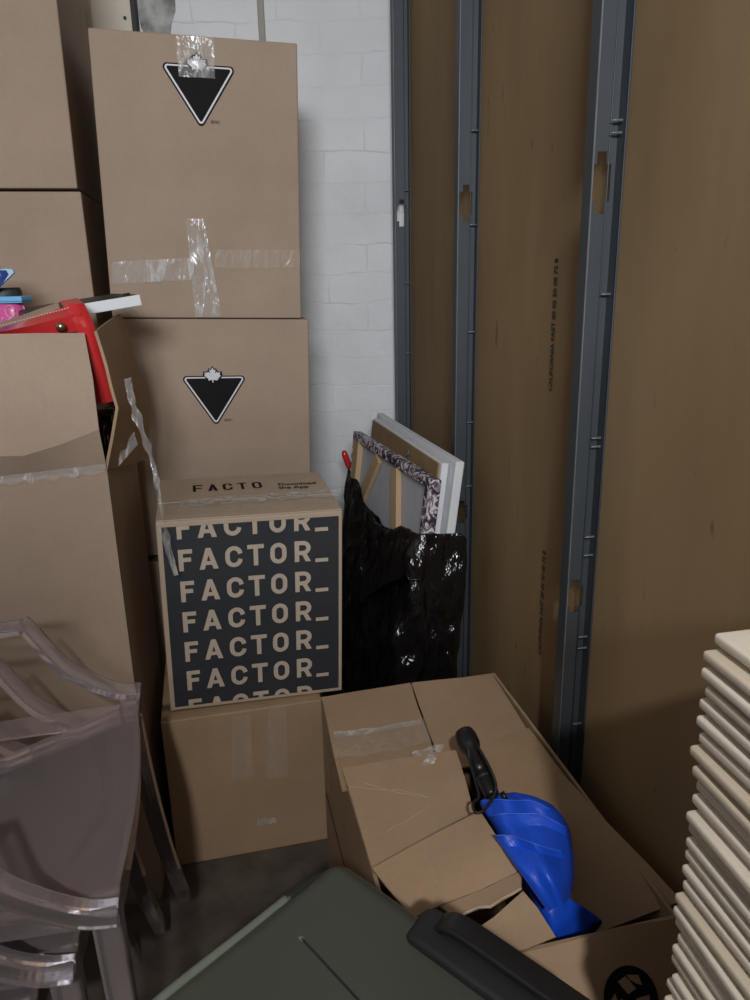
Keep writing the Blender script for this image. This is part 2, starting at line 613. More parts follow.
def leaf_logo(parent, cx, top, w):
    """downward triangle with a maple leaf, printed on the front face (y = 0) of a carton"""
    h = w * .74
    bm = bmesh.new()
    y = -.0022
    tri = lambda s: [(cx - w / 2 * s, top - h * .33 + h * .33 * s), (cx + w / 2 * s, top - h * .33 + h * .33 * s), (cx, top - h * .33 - h * .72 * s)]
    for k, (s, r, mi) in enumerate(((1.06, w * .055, 0), (.985, w * .04, 1), (.90, w * .02, 0))):
        p = round_tri([V(q) for q in tri(s)], r)
        poly(bm, [(a, y - .0003 * k, b) for a, b in p], mi)
    ls = w * .165
    lf = [(cx - w * .02 + a * ls, top - w * .02 + b * ls) for a, b in LEAF]
    poly(bm, [(a, y - .0012, b) for a, b in grow(lf, w * .016)], 0)
    poly(bm, [(a, y - .0015, b) for a, b in lf], 1)
    bmesh.ops.triangulate(bm, faces=bm.faces[:])
    o = from_bm('printed_emblem', bm, [INK, WHITEINK], parent)
    me = font_mesh('\u00aeMC', w * .06)
    t = link('printed_mark', me, INK, parent)
    t.matrix_local = Matrix.Translation((cx + w * .13, y, top - h * .98)) @ Matrix.Rotation(PI / 2, 4, 'X')
    o['label'] = 'black triangle emblem with white maple leaf'
    return o


def strip_on_front(name, parent, pts, m, y=-.003, n=14, wob=.0015):
    """a strip of tape on the front face: pts = 4 corners (x,z): a-b one end, d-c other end"""
    a, b, c, d = [V(p) for p in pts]
    rows = []
    for i in range(n + 1):
        t = i / n
        p, q = a.lerp(d, t), b.lerp(c, t)
        rows.append([(p.lerp(q, s).x, y - abs(wob * noise.noise(V((p.x * 40, q.y * 40 + s * 7, i * .7)))), p.lerp(q, s).y) for s in (0, .33, .66, 1)])
    return sheet(name, rows, m, parent, thick=.0004)


def carton(label, M, w, d, h, m=KRAFT, group=None, top_seam=True, name='cardboard_box'):
    o = thing(name, label, 'cardboard box', M, group)
    bm = bmesh.new()
    add_box(bm, (0, 0, 0), (w, d, h))
    bmesh.ops.subdivide_edges(bm, edges=bm.edges[:], cuts=7, use_grid_fill=True)
    for v in bm.verts:      # gently bulging walls, straight edges
        x, y, z = v.co.x / w, v.co.y / d, v.co.z / h
        bx, by, bz = [math.sin(PI * min(1, max(0, t))) for t in (x, y, z)]
        k = .0016 * noise.noise(v.co * 6 + V((h * 9, w * 7, 0)))
        if y < 1e-4 or y > 1 - 1e-4: v.co.y += k * bx * bz
        if x < 1e-4 or x > 1 - 1e-4: v.co.x += k * by * bz
    es = [e for e in bm.edges if e.calc_face_angle(0) > 1.2]
    bmesh.ops.bevel(bm, geom=es, offset=.0028, segments=2, profile=.5, affect='EDGES')
    from_bm('box_shell', bm, m, o)
    if top_seam:
        boxo('flap_seam', (.002, d / 2 - .0008, h - .001), (w - .002, d / 2 + .0008, h + .0006), INK, o, bevel=0)
    return o


def loc(o, p):
    return o.matrix_world.inverted() @ V(p)


# ------------------------------------------------------------------ the room
# the partition on the right is not square to the brick wall
WA, WB = .541, -.19
def wallx(Y): return WA + WB * Y
wdir = V((WB, 1, 0)).normalized()         # along the partition, away from the camera
wn = V((-wdir.y, wdir.x, 0))              # off the partition, into the room
CEIL_Z = 2.7

tag(boxo('floor', (-2.2, -2.2, -.1), (1.2, 2.5, 0), CONCRETE, bevel=0), kind='structure')
tag(boxo('ceiling', (-2.2, -2.2, CEIL_Z), (1.2, 2.5, CEIL_Z + .1), CEIL, bevel=0), kind='structure')
wb = tag(boxo('wall_back', (-2.2, 2.31, 0), (.6, 2.45, CEIL_Z), BRICK, bevel=0), kind='structure')
tag(boxo('wall_left', (-2.3, -2.2, 0), (-2.2, 2.45, CEIL_Z), PLASTER, bevel=0), kind='structure')
bm = bmesh.new()
p0, p1 = V((wallx(-2.2), -2.2, 0)), V((wallx(2.31), 2.31, 0))
for f in ((p0, p1),):
    q0, q1 = p0 - wn * .06, p1 - wn * .06
    lo = [bm.verts.new(p) for p in (p0, p1, q1, q0)]
    hi = [bm.verts.new(p + V((0, 0, CEIL_Z))) for p in (p0, p1, q1, q0)]
    bm.faces.new(lo); bm.faces.new(hi)
    for i in range(4):
        bm.faces.new((lo[i], lo[(i + 1) % 4], hi[(i + 1) % 4], hi[i]))
wr = tag(from_bm('wall_right', bm, DRYWALL), kind='structure')
# printing on the drywall paper, running up the board
for (x0, y0, x1, y1, txt) in ((552, 392, 560, 258, 'CALIFORNIA FAST 80 05 50 08 72 8'), (541, 656, 546, 552, 'CALIFORNIA FAST 80 05 50 08 72 8')):
    def onw(x, y):
        d = ray(x, y); t = (WA - .0008) / (d.x - WB * d.y)
        return V((0, 0, CAM_H)) + d * t
    a, b = onw(x0, y0), onw(x1, y1)
    me = font_mesh(txt, .024, .0008)
    L = max(v.co.x for v in me.vertices)
    t = link('printed_lettering', me, noise_mat('faded_ink', (.03, .02, .012), (.085, .055, .03), scale=60, rough=.8, bump=0), wr)
    zc = V((0, 0, 1))
    M = Matrix((zc, wdir, wn)).transposed().to_4x4()
    k = (b.z - a.z) / L
    M = Matrix.Translation(V((a.x, a.y, a.z)) + wn * .0006) @ M @ Matrix.Diagonal((k, .8, 1, 1))
    t.matrix_world = M

# cream board on the brick wall, left, with a black edge, and patch of mortar beside it
ex = at(131, 12, 2.285).x
tag(boxo('trim_1', (ex - .62, 2.285, 0), (ex, 2.312, CEIL_Z), CREAM, bevel=.002), kind='structure')
tag(boxo('trim_2', (ex, 2.280, 0), (ex + .013, 2.312, CEIL_Z), BLACKM, bevel=.002), kind='structure')
nail = at(125, 18, 2.283)
bm = bmesh.new(); lathe(bm, [(.0045, 0), (.004, .003), (.001, .004)], Matrix.Translation(nail) @ Matrix.Rotation(PI / 2, 4, 'X'), 10)
from_bm('nail_head', bm, BLACKM, bpy.data.objects['trim_1'])
bm = bmesh.new()
c0 = at(139, 10, 2.306)
pts = []
for k in range(18):
    a = 2 * PI * k / 18
    rr = 1 + .25 * noise.noise(V((math.cos(a) * 2, math.sin(a) * 2, 3)))
    pts.append((c0.x + .045 + .055 * rr * math.cos(a), 2.3085, c0.z + .04 + (.12 if math.sin(a) < 0 else .3) * rr * math.sin(a)))
poly(bm, pts)
r = bmesh.ops.extrude_face_region(bm, geom=bm.faces[:])
for v in r['geom']:
    if isinstance(v, bmesh.types.BMVert): v.co.y += .004
from_bm('mortar_patch', bm, GREYPATCH, wb)
cx = at(261, 20, 2.30)
tag(boxo('trim_3', (cx.x - .009, 2.300, 1.0), (cx.x + .009, 2.313, CEIL_Z), noise_mat('grey_caulk', (.33, .31, .28), (.42, .4, .37), rough=.8), bevel=.004), kind='structure')

# steel studs: C sections, open side to the camera
SW, SF, ST = .047, .025, .0012
def stud(Y, holes, label, screws):
    base = V((wallx(Y), Y, 0))
    M = Matrix((wn, -wdir, V((0, 0, 1)))).transposed().to_4x4()   # x: off the wall, y: towards the camera, z: up
    o = thing('metal_stud', label, 'stud', Matrix.Translation(base) @ M, 'steel studs along the drywall partition')
    # local: web plane y = 0 ; flanges run y 0..SF
    bm = bmesh.new()
    c = SW * .46
    xs = [0, c - .014, c - .007, c + .007, c + .014, SW]
    zs = [0.0]
    cuts = []
    for zc, hh in holes:
        cuts.append((zc - hh / 2, zc - hh * .3, zc + hh * .3, zc + hh / 2))
    cuts.sort()
    for q in cuts: zs += q
    zs.append(CEIL_Z - .002)
    def is_hole(xi, z):
        for a, b, c2, d in cuts:
            if b < z < c2 and 1 <= xi <= 3: return True
            if a < z < d and xi == 2: return True
        return False
    for zi in range(len(zs) - 1):
        for xi in range(5):
            if is_hole(xi, (zs[zi] + zs[zi + 1]) / 2): continue
            poly(bm, [(xs[xi], 0, zs[zi]), (xs[xi + 1], 0, zs[zi]), (xs[xi + 1], 0, zs[zi + 1]), (xs[xi], 0, zs[zi + 1])])
    bmesh.ops.remove_doubles(bm, verts=bm.verts[:], dist=1e-5)
    bmesh.ops.recalc_face_normals(bm, faces=bm.faces[:])
    bmesh.ops.solidify(bm, geom=bm.faces[:], thickness=ST)
    from_bm('web', bm, STEEL, o)
    z1 = CEIL_Z - .002
    boxo('flange', (.0004, .0, 0), (.0004 + ST, SF, z1), STEEL, o, bevel=.0003)
    boxo('flange', (SW - ST, 0, 0), (SW, SF, z1), STEEL, o, bevel=.0003)
    boxo('lip', (SW - .0026, SF - ST, 0), (SW - .0002, SF, z1), STEEL_EDGE, o, bevel=.0003)
    boxo('lip', (.0006, SF - ST, 0), (.003, SF, z1), STEEL, o, bevel=.0003)
    for k in (.012,):
        bm = bmesh.new()
        add_sweep(bm, [(k, .0015, 0), (k, .0015, z1)], circ(.0012, 6), ref=V((0, 1, 0)))
        from_bm('web_rib', bm, STEEL, o, True)
    for z in screws:
        bm = bmesh.new()
        lathe(bm, [(.0016, 0), (.0022, .002), (.0015, .006), (.002, .008), (.0013, .012), (.0003, .016)], Matrix.Translation((ST, SF * .5, z)) @ Matrix.Rotation(PI / 2, 4, 'Y'), 8)
        from_bm('screw', bm, STEEL_EDGE, o, True)
    return o
stud(1.085, [(1.335, .078), (.727, .056)], 'nearest grey steel stud, right of the second print line on the drywall', [1.41, 1.395, 1.19, .985, .972, .8, .83, .66, .64, .5])
stud(1.667, [(1.363, .072), (.684, .056)], 'middle grey steel stud rising behind the white canvases', [1.5, 1.32, 1.1, .9, .75])
stud(2.250, [(1.391, .072), (.70, .056)], 'farthest grey steel stud standing against the white brick wall', [1.45, 1.2, 1.0])

# ------------------------------------------------------------------ logo cartons (tower of three)
TM = pose((-.584, 1.72, 1.143), R(11.2), R(-.1), R(1.9))
TW, TD, TH = .427, .42, .575
t1 = carton('tall brown box with shiny clear tape over its leaf emblem, top of its stack', TM, TW, TD, TH, group='emblem boxes by the brick wall')
leaf_logo(t1, TW * .509, TH * .902, .152)
f = lambda x, y: (lambda d: (lambda t: (d.x * t, d.z * t))(1))(V((0, 0, 0)))
def on_front(o, x, y):
    """pixel measured on the carton's front face -> local (x, z)"""
    inv = o.matrix_world.inverted()
    a = inv @ V((0, 0, CAM_H)); b = inv.to_3x3() @ ray(x, y)
    t = -a.y / b.y
    p = a + b * t
    return (p.x, p.z)
def on_top(o, x, y, h):
    inv = o.matrix_world.inverted()
    a = inv @ V((0, 0, CAM_H)); b = inv.to_3x3() @ ray(x, y)
    t = (h - a.z) / b.z
    p = a + b * t
    return (p.x, p.y)
def ftape(o, pix, m=TAPE, **k):
    return strip_on_front('packing_tape', o, [on_front(o, *p) for p in pix], m, **k)
bpy.context.view_layer.update()
ftape(t1, [(176, 36), (214, 38), (215, 79), (179, 77)], wob=.004)
ftape(t1, [(113, 262), (113, 284), (195, 280), (193, 258)], wob=.003)
ftape(t1, [(186, 219), (204, 219), (222, 317), (196, 317)], wob=.005, y=-.0045)
ftape(t1, [(215, 250), (215, 268), (300, 268), (300, 250)], TAPE_F, wob=.0)
t2z = 1.143 - TH - .0015
t2 = carton('brown box with an untaped leaf emblem, behind the box with lettered front', pose((-.586, 1.722, t2z), R(11.2), R(-.1), R(1.9)), TW, TD, TH - .001, group='emblem boxes by the brick wall')
bpy.context.view_layer.update()
lx, lz = on_front(t2, 214, 377)
leaf_logo(t2, lx, lz + .001, .148)
t3 = carton('bottom brown box of the emblem stack, in the dark on the floor', pose((-.575, 1.722, 0), R(11.2)), TW, TD, t2z - .018, group='emblem boxes by the brick wall')

# ------------------------------------------------------------------ left stack of plain cartons
LY = 1.70
l1z = at(78, 190, LY).z
def left_carton(xr, z0, h, label):
    w, d = .50, .42
    yw = R(11.5)
    org = V((xr, LY, z0)) - w * V((math.cos(yw), math.sin(yw), 0))
    return carton(label, pose(org, yw), w, d, h, group='plain boxes on the left', top_seam=True)
lc1 = left_carton(-.618, l1z + .003, .56, 'plain brown box at the top left, topmost of the left stack')
for v in lc1.children[0].data.vertices:  # sides lean a little
    v.co.x += .009 * v.co.z / .56
lc2 = left_carton(-.612, l1z / 2 + .003, l1z / 2 - .006, 'plain brown box under the topmost box of the left stack')
left_carton(-.612, 0, l1z / 2 - .003, 'plain brown box at the bottom of the left stack, behind the torn open box')

# ------------------------------------------------------------------ carton with lettered front, and the one it stands on
SM = pose((-.446, 1.314, 0), R(12.7))
s = carton('brown taped box on the floor carrying the box with lettered front', SM, .332, .40, .3595, KRAFT_B)
bpy.context.view_layer.update()
for a, b in (((232, 716), (236, 775)), ((268, 706), (271, 775))):
    ftape(s, [(a[0], a[1]), (a[0] + 18, a[1] - 2), (b[0] + 17, b[1]), (b[0] - 4, b[1] + 3)], TAPE_F, wob=.001)
ftape(s, [(257, 818), (257, 825), (276, 822), (276, 817)], TAPE, wob=.001)

FM = pose((-.430, 1.335, .3715), R(13.6), R(1.7), R(1.7))
FWd, FD, FH = .360, .277, .413
fb = carton('box with rows of FACTOR lettering on a charcoal front', FM, FWd, FD, FH, PALEKRAFT, top_seam=False, name='meal_kit_box')
bpy.context.view_layer.update()
pm = (.010, .352, .010, .403)    # x0 x1 z0 z1 of the dark print
bm = bmesh.new()
poly(bm, [(pm[0], -.0022, pm[2]), (pm[1], -.0022, pm[2]), (pm[1], -.0022, pm[3]), (pm[0], -.0022, pm[3])])
cols = [('F', .027, .026), ('A', .065, .036), ('C', .1145, .033), ('T', .157, .032), ('O', .201, .032), ('R', .249, .032), ('_', .290, .026)]
LHT = .0445
for row in range(7):
    ztop = pm[3] + .0185 - .0662 * row
    for ch, x, w in cols:
        for qi, q in enumerate(letter(ch, w, LHT, .0088)):
            z0 = ztop - LHT - (.0035 if ch == '_' else 0)
            p = [(pm[0] + (x + a) * 1.013, z0 + b) for a, b in q]
            p = clip(p, 1, pm[3], True)
            if len(p) > 2: p = clip(p, 1, pm[2], False)
            if len(p) > 2:
                poly(bm, [(a, -.0027 - qi * .00002, b) for a, b in p], 1)
from_bm('printed_front', bm, [SLATE, PRINTKRAFT], fb)['label'] = 'charcoal print with seven rows of FACTOR_ lettering'
# top: front flap ledge, back flap, label sheet, tape
boxo('top_flap', (.001, .001, FH), (FWd - .001, .105, FH + .003), PALEKRAFT, fb, bevel=.001)
bf = boxo('top_flap', (.001, .108, FH), (FWd - .001, FD - .001, FH + .0035), PALEKRAFT, fb, bevel=.001)
def topquad(pix, z):
    return [(*on_top(fb, x, y, FH + z), FH + z) for x, y in pix]
bm = bmesh.new()
ax, ay = on_top(fb, 193, 492, FH + .004)
bx_, by_ = on_top(fb, 264, 488, FH + .004)
ang = math.atan2(by_ - ay, bx_ - ax)
wt = math.hypot(bx_ - ax, by_ - ay)
hh = .048
for i, ch in enumerate('FACTO'):
    cw = wt / 5 * .70
    for qi, q in enumerate(letter(ch, cw, hh, .0062)):
        pts = []
        for a, b in q:
            X = i * wt / 4.75 + a
            pts.append((ax + X * math.cos(ang) - b * math.sin(ang), ay + X * math.sin(ang) + b * math.cos(ang), FH + .0042 + qi * .00002))
        poly(bm, pts)
from_bm('printed_lettering', bm, INK, fb)
bm = bmesh.new(); poly(bm, topquad([(265, 497), (264, 478), (321, 477), (331, 492)], .0048))
from_bm('label_sheet', bm, PALEKRAFT, fb)
me = font_mesh('Download\nthe App', .020, .0006)
t = link('printed_text', me, INK, fb)
q = on_top(fb, 278, 485.5, FH + .0055)
t.matrix_local = Matrix.Translation((q[0], q[1], FH + .0055)) @ Matrix.Rotation(R(-2), 4, 'Z') @ Matrix.Diagonal((1, 1.25, 1, 1))
def toptape(pix, m, z):
    p = [V((*on_top(fb, x, y, FH + z), FH + z)) for x, y in pix]
    rows = []
    for i in range(19):
        u = i / 18
        a, b = p[0].lerp(p[3], u), p[1].lerp(p[2], u)
        rows.append([a.lerp(b, s) + V((0, 0, .004 * abs(noise.noise(V((i * .45, s * 3, z * 900)))))) for s in (0, .25, .5, .75, 1)])
    sheet('packing_tape', rows, m, fb, thick=.0003)
toptape([(180, 507), (180, 500), (340, 489), (341, 496)], TAPE, .0065)
toptape([(166, 515), (166, 503), (330, 496), (332, 506)], TAPE_F, .005)
# tape folded over the left end of the box
ftape(fb, [(157, 523), (160, 523), (177, 573), (174, 575)], TAPE, wob=.004, y=-.005)

# ------------------------------------------------------------------ torn open box on the left with its contents
OY = R(10.5)
od = V((math.cos(OY), math.sin(OY), 0)); ob = V((-math.sin(OY), math.cos(OY), 0))
OW, OD, OH = .46, .37, .914
org = V((-.455, 1.223, 0)) - od * OW
o = thing('cardboard_box', 'tall torn open brown box with raised flaps holding a red vinyl bag', 'cardboard box', pose(org, OY))
bm = bmesh.new()
T = .005
bo = .012        # bulging at mid height
def wallgrid(a, b, lean=0):
    pass
add_box(bm, (0, 0, 0), (OW, OD, .006))
add_box(bm, (0, 0, 0), (OW, T, OH)); add_box(bm, (0, OD - T, 0), (OW, OD, OH))
add_box(bm, (0, T, 0), (T, OD - T, OH)); add_box(bm, (OW - T, T, 0), (OW, OD - T, OH))
from_bm('box_shell', bm, KRAFT, o)
bpy.context.view_layer.update()
def oloc(p): return loc(o, p)
YF = 1.223
def ofp(x, y, dY=0):
    """measured point near the box's front plane"""
    xx, zz = on_front(o, x, y)
    return V((xx, dY, zz))
rows = [[ofp(-60, 484, 0), ofp(-10, 480, 0), ofp(28, 477, 0), ofp(66, 474, 0), ofp(107, 470, 0)],
        [ofp(-60, 455, -.022), ofp(-10, 453, -.025), ofp(28, 452, -.028), ofp(64, 441, -.028), ofp(101, 427, -.022)],
        [ofp(-60, 395, .012), ofp(-10, 394, .012), ofp(30, 393, .012), ofp(62, 385, .014), ofp(91, 380, .018)],
        [ofp(-60, 336, .045), ofp(-10, 336, .045), ofp(29, 335, .045), ofp(54, 335, .045), ofp(79, 335, .048)]]
sheet('box_flap', rows, KRAFT, o, thick=.005, sub=2, ang=7)
side = lambda x, y, s: oloc(at(x, y, (V((-.455, 1.223, 0)) + ob * s).y))
rows = [[side(107, 470, 0), side(124, 466, .10), side(138, 462, .22), side(149, 458, .34)],
        [side(119, 408, .02), side(129, 405, .12), side(141, 408, .24), side(149, 412, .33)],
        [side(108, 366, .03), side(120, 358, .13), side(131, 354, .24), side(140, 372, .31)],
        [side(97, 331, .04), side(109, 321, .14), side(120, 314, .24), side(126, 325, .29)]]
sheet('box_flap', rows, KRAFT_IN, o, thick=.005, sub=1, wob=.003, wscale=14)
for (pa, pb) in (((2, 478), (107, 466)),):
    bm = bmesh.new()
    rr = []
    for i in range(17):
        u = i / 16
        x = -10 + 116 * u
        y = 482 - 14 * u
        rr.append([ofp(x, y - 5, -.006), ofp(x, y, -.007 - .002 * math.sin(i * 1.7)), ofp(x, y + 4 + 2 * math.sin(i * 2.3), -.006)])
    sheet('packing_tape', rr, TAPE, o, thick=.0003)
# loose crumpled strip of tape hanging from the side flap over the lettered box
pth = [(128, 378, 1.33), (131, 395, 1.32), (136, 412, 1.32), (143, 432, 1.31), (150, 452, 1.31), (156, 475, 1.305), (160, 498, 1.30), (165, 525, 1.30), (170, 548, 1.305), (177, 575, 1.315)]
cp = catmull([at(*p) for p in pth], 5)
rr = []
for i, p in enumerate(cp):
    wv = (.0075 + .008 * noise.noise(V((i * .31, 0, 2)))) * (1 - .5 * i / len(cp))
    tw = 2.6 * noise.noise(V((i * .16, 5, 1)))
    side_ = V((math.cos(tw) * .8 + .3, math.sin(tw) * .5, .25))
    side_.normalize()
    rr.append([oloc(p + side_ * wv * k + V((0, -.003 * abs(k), 0))) for k in (-1, -.4, .3, 1)])
sheet('loose_tape', rr, TAPE, o, thick=.0003)
rr = []
for i in range(7):
    u = i / 6
    a = at(108 + 26 * u, 468 - 34 * u + 4 * math.sin(i * 2), 1.29 + .015 * u); b = at(112 + 26 * u, 474 - 30 * u, 1.285 + .015 * u)
    rr.append([oloc(a), oloc(a.lerp(b, .5) + V((0, -.004, .003))), oloc(b)])
sheet('loose_tape', rr, TAPE, o, thick=.0003)

# red bag lying in the box: rim band, strap hanging down, rivet, stitching
base = V((-.62, 1.34, .006))
rb = thing('shoulder_bag', 'glossy red vinyl bag with a bronze rivet, lying in the torn open box', 'bag', pose((-.718, 1.40, .95), OY))
bpy.context.view_layer.update()
rl = lambda x, y, Y: loc(rb, at(x, y, Y + .052))
# body: rounded sack
bm = bmesh.new()
prof = rrect(.36, .15, .05, 5)
path = [V((0, .0, -.20)), V((0, 0, -.1)), V((0, 0, 0)), V((0, 0, .08)), V((0, .0, .125)), V((0, 0, .15))]
add_sweep(bm, path, prof, ref=V((0, 1, 0)), scales=[.9, 1, 1, .96, .8, .5])
from_bm('bag_body', bm, RED, rb, True)
rows = [[rl(-30, 343, 1.235), rl(0, 336, 1.232), rl(30, 335, 1.232), rl(60, 333, 1.232), rl(81, 331, 1.235)],
        [rl(-30, 338, 1.225), rl(0, 332, 1.222), rl(30, 326, 1.222), rl(60, 318, 1.224), rl(81, 314, 1.228)],
        [rl(-30, 335, 1.245), rl(0, 328, 1.245), rl(30, 319, 1.248), rl(58, 309, 1.25), rl(78, 303, 1.25)]]
sheet('rim_band', rows, RED, rb, thick=.006, sub=2)
rows = [[rl(-30, 334, 1.25), rl(0, 327, 1.25), rl(30, 318, 1.252), rl(60, 309, 1.255)],
        [rl(-30, 326, 1.27), rl(0, 322, 1.27), rl(30, 312, 1.272), rl(58, 302, 1.275)]]
sheet('suede_edge', rows, SUEDE, rb, thick=.006, sub=2, wob=.002)
stp = [((60, 301), (77, 298), 1.262), ((63, 306), (84, 303), 1.238), ((74, 322), (93, 322), 1.225), ((82, 345), (99, 342), 1.228), ((90, 372), (106, 368), 1.235), ((97, 404), (114, 401), 1.245)]
rows = []
for a, b, Y in stp:
    A, B = rl(*a, Y), rl(*b, Y + .012)
    rows.append([A, A.lerp(B, .3) + V((0, -.006, 0)), A.lerp(B, .72) + V((0, -.006, 0)), B])
st = sheet('bag_strap', rows, RED, rb, thick=.007, sub=2)
bm = bmesh.new()
for i in range(26):
    u = i / 26
    a = rl(-6 + 76 * u, 327.5 - 20 * u, 1.232 - .006); b = rl(-6 + 76 * (u + .022), 327.5 - 20 * (u + .022), 1.232 - .006)
    add_sweep(bm, [a, b], circ(.0009, 5))
from_bm('stitching', bm, THREAD, rb, True)
bm = bmesh.new()
lathe(bm, [(.0085, 0), (.0085, .002), (.0065, .005), (.003, .0065), (.0005, .007)], Matrix.Translation(rl(60.8, 327, 1.219)) @ Matrix.Rotation(PI / 2 + .15, 4, 'X'), 16)
from_bm('rivet', bm, BRASS, rb, True)

# flat black tray with white edge resting on the bag
a, b = at(86, 313, 1.375), at(142, 303.5, 1.425)
ux = (b - a); ux.z = 0; ln = ux.length; ux.normalize()
tray = thing('flat_case', 'flat black case with a white front edge, resting across the torn open box', 'case', Matrix.Translation(a) @ Matrix.Rotation(math.atan2(ux.y, ux.x), 4, 'Z') @ Matrix.Rotation(-math.atan2(b.z - a.z, ln), 4, 'Y'))
boxo('case_body', (-.10, .003, .003), (ln - .004, .19, .018), BLACKM, tray, bevel=.004)
boxo('white_edge', (-.012, -.003, -.003), (ln, .004, .0165), WHITEP, tray, bevel=.0015)
boxo('latch', (ln - .022, .02, .0175), (ln - .012, .035, .0215), BLACKP, tray, bevel=.001)

# dark bottle standing in the box, neck showing below the strap
bp_ = at(107, 412, 1.41)
bt = thing('bottle', 'dark glass bottle below the red strap inside the torn open box', 'bottle', Matrix.Translation((bp_.x - .005, bp_.y, .70)))
bm = bmesh.new()
lathe(bm, [(.016, 0), (.019, .01), (.019, .15), (.017, .18), (.0125, .205), (.0125, bp_.z - .70 - .006)], n=24)
from_bm('bottle_body', bm, DARKGLASS, bt, True)
bm = bmesh.new()
z = bp_.z - .70
lathe(bm, [(.015, z - .006), (.0175, z - .004), (.0175, z + .006), (.012, z + .008)], n=20)
from_bm('bottle_lip', bm, plain('brown_glass', (.05, .04, .025), .08), bt, True)

# pink packet, light blue box and blue pennant shape at the picture's left edge
pk = thing('foil_packet', 'rounded pink foil packet with pale lettering, above the red bag', 'packet', Matrix.Translation(at(-2, 314, 1.42)))
bm = bmesh.new()
add_box(bm, (-.14, -.006, -.042), (.045, .035, .026), bevel=.022, seg=5)
from_bm('packet_body', bm, PINK, pk, True)
bm = bmesh.new()
for k in range(7):
    x = -.055 + k * .0125
    z = .012 - k * .004
    add_sweep(bm, [(x, -.0064, z - .006), (x + .003 * (k % 2), -.0066, z + .002), (x + .006, -.0064, z + .004 * ((k + 1) % 2))], circ(.0011, 5), ref=V((0, 1, 0)))
add_sweep(bm, [(.026 + .009 * math.cos(t * .5), -.0063, .004 + .011 * math.sin(t * .5)) for t in range(13)], circ(.0008, 5), ref=V((0, 1, 0)))
from_bm('printed_scribble', bm, PALEPINK, pk, True)
lb = at(22, 303, 1.41)
lbx = thing('flat_box', 'thin light blue box lying on the pink packet', 'box', Matrix.Translation(V((lb.x, lb.y, lb.z))))
boxo('box_tray', (-.19, .003, 0), (-.0015, .045, .008), SKY, lbx, bevel=.001)
boxo('box_lid', (-.192, 0, .0025), (0, .048, .012), SKY, lbx, bevel=.002)
bb = at(10, 278, 1.34)
pn = thing('picture_card', 'dark blue and pale blue pointed card shape above the light blue box', 'card', Matrix.Translation((lb.x - .012, lb.y + .040, lb.z + .0125)))
bm = bmesh.new()
add_sweep(bm, [(-.10, 0, .0), (-.008, 0, .0)], rrect(.02, .03, .008))
from_bm('card_base', bm, BLACKM, pn, True)
rows = [[(-.11, -.03, .004), (-.05, -.03, .006), (-.022, -.03, .012)], [(-.11, -.034, .022), (-.045, -.034, .024), (-.008, -.03, .040)], [(-.11, -.03, .044), (-.06, -.03, .043), (-.004, -.028, .046)]]
bm = bmesh.new()
out = [(-.11, .012), (-.034, .012), (.003, .041), (.001, .047), (-.012, .048), (-.03, .046), (-.11, .05)]
poly(bm, [(x, -.034, z) for x, z in out])
r = bmesh.ops.extrude_face_region(bm, geom=bm.faces[:])
for v in r['geom']:
    if isinstance(v, bmesh.types.BMVert): v.co.y += .006
from_bm('card_panel', bm, plain('pale_blue_card', (.42, .66, .85), .4), pn)
bm = bmesh.new()
inn = [(-.11, .014), (-.030, .014), (-.018, .025), (-.013, .031), (-.007, .038), (-.010, .0455), (-.11, .047)]
poly(bm, [(x, -.0346, z) for x, z in inn], 0)
poly(bm, [(-.11, -.035, .030), (-.030, -.035, .030), (-.020, -.035, .036), (-.022, -.035, .043), (-.11, -.035, .0445)], 1)
from_bm('printed_pattern', bm, [NAVY, MIDBLUE], pn)
boxo('white_corner', (-.10, -.03, .047), (-.030, -.01, .066), WHITEP, pn, bevel=.002)

# ------------------------------------------------------------------ box with the umbrella
UK = .94
UM = pose((.0216 * UK, .677 * UK, 0), R(12.5))
UW, UD, UH = .368 * UK, .637 * UK, CAM_H - (CAM_H - .42) * UK
def atu(x, y, z): return atz(x, y, CAM_H - (CAM_H - z) * UK)
u = thing('cardboard_box', 'wide brown box with loose overlapping flaps and a blue umbrella stuck in it', 'cardboard box', UM)
bm = bmesh.new()
add_box(bm, (0, 0, 0), (UW, UD, .006))
add_box(bm, (0, 0, 0), (UW, T, UH)); add_box(bm, (0, UD - T, 0), (UW, UD, UH))
add_box(bm, (0, T, 0), (T, UD - T, UH)); add_box(bm, (UW - T, T, 0), (UW, UD - T, UH))
from_bm('box_shell', bm, KRAFT_B, u)
bpy.context.view_layer.update()
def uz(x, y, z): return loc(u, atu(x, y, z))
def flap(pix_rows, m=KRAFT_B, name='box_flap', **k):
    return sheet(name, [[uz(*p) for p in r] for r in pix_rows], m, u, thick=.004, **k)
UBL, UBR = (321, 697), (493, 675)
flap([[(321.5, 697, .422), (366, 690, .424), (410, 683, .424)],
      [(327, 722, .421), (371, 714, .420), (418, 707, .418)],
      [(333, 752, .420), (378, 748, .417), (431, 742, .412)],
      [(342, 790, .416), (386, 782, .413), (440, 770, .409)]], sub=1, wob=.003)
flap([[(411.5, 683, .424), (452, 679, .424), (493, 675, .422)],
      [(420, 707, .417), (462, 702, .417), (509, 700, .420)],
      [(433, 742, .410), (476, 738, .412), (527, 729, .416)],
      [(441, 770, .404), (484, 764, .406), (541, 752, .412)]], sub=1, wob=.003)
# right panel, long, sloping a little into the box
flap([[(478, 743, .427), (503, 735, .427), (529, 727, .427)],
      [(490, 800, .396), (522, 790, .405), (566, 777, .426)],
      [(505, 850, .374), (548, 845, .388), (606, 821, .426)],
      [(534, 903, .352), (580, 893, .374), (648, 864, .426)],
      [(552, 950, .33), (618, 925, .366), (682, 901, .424)]], m=KRAFT_IN, sub=1, wob=.003)
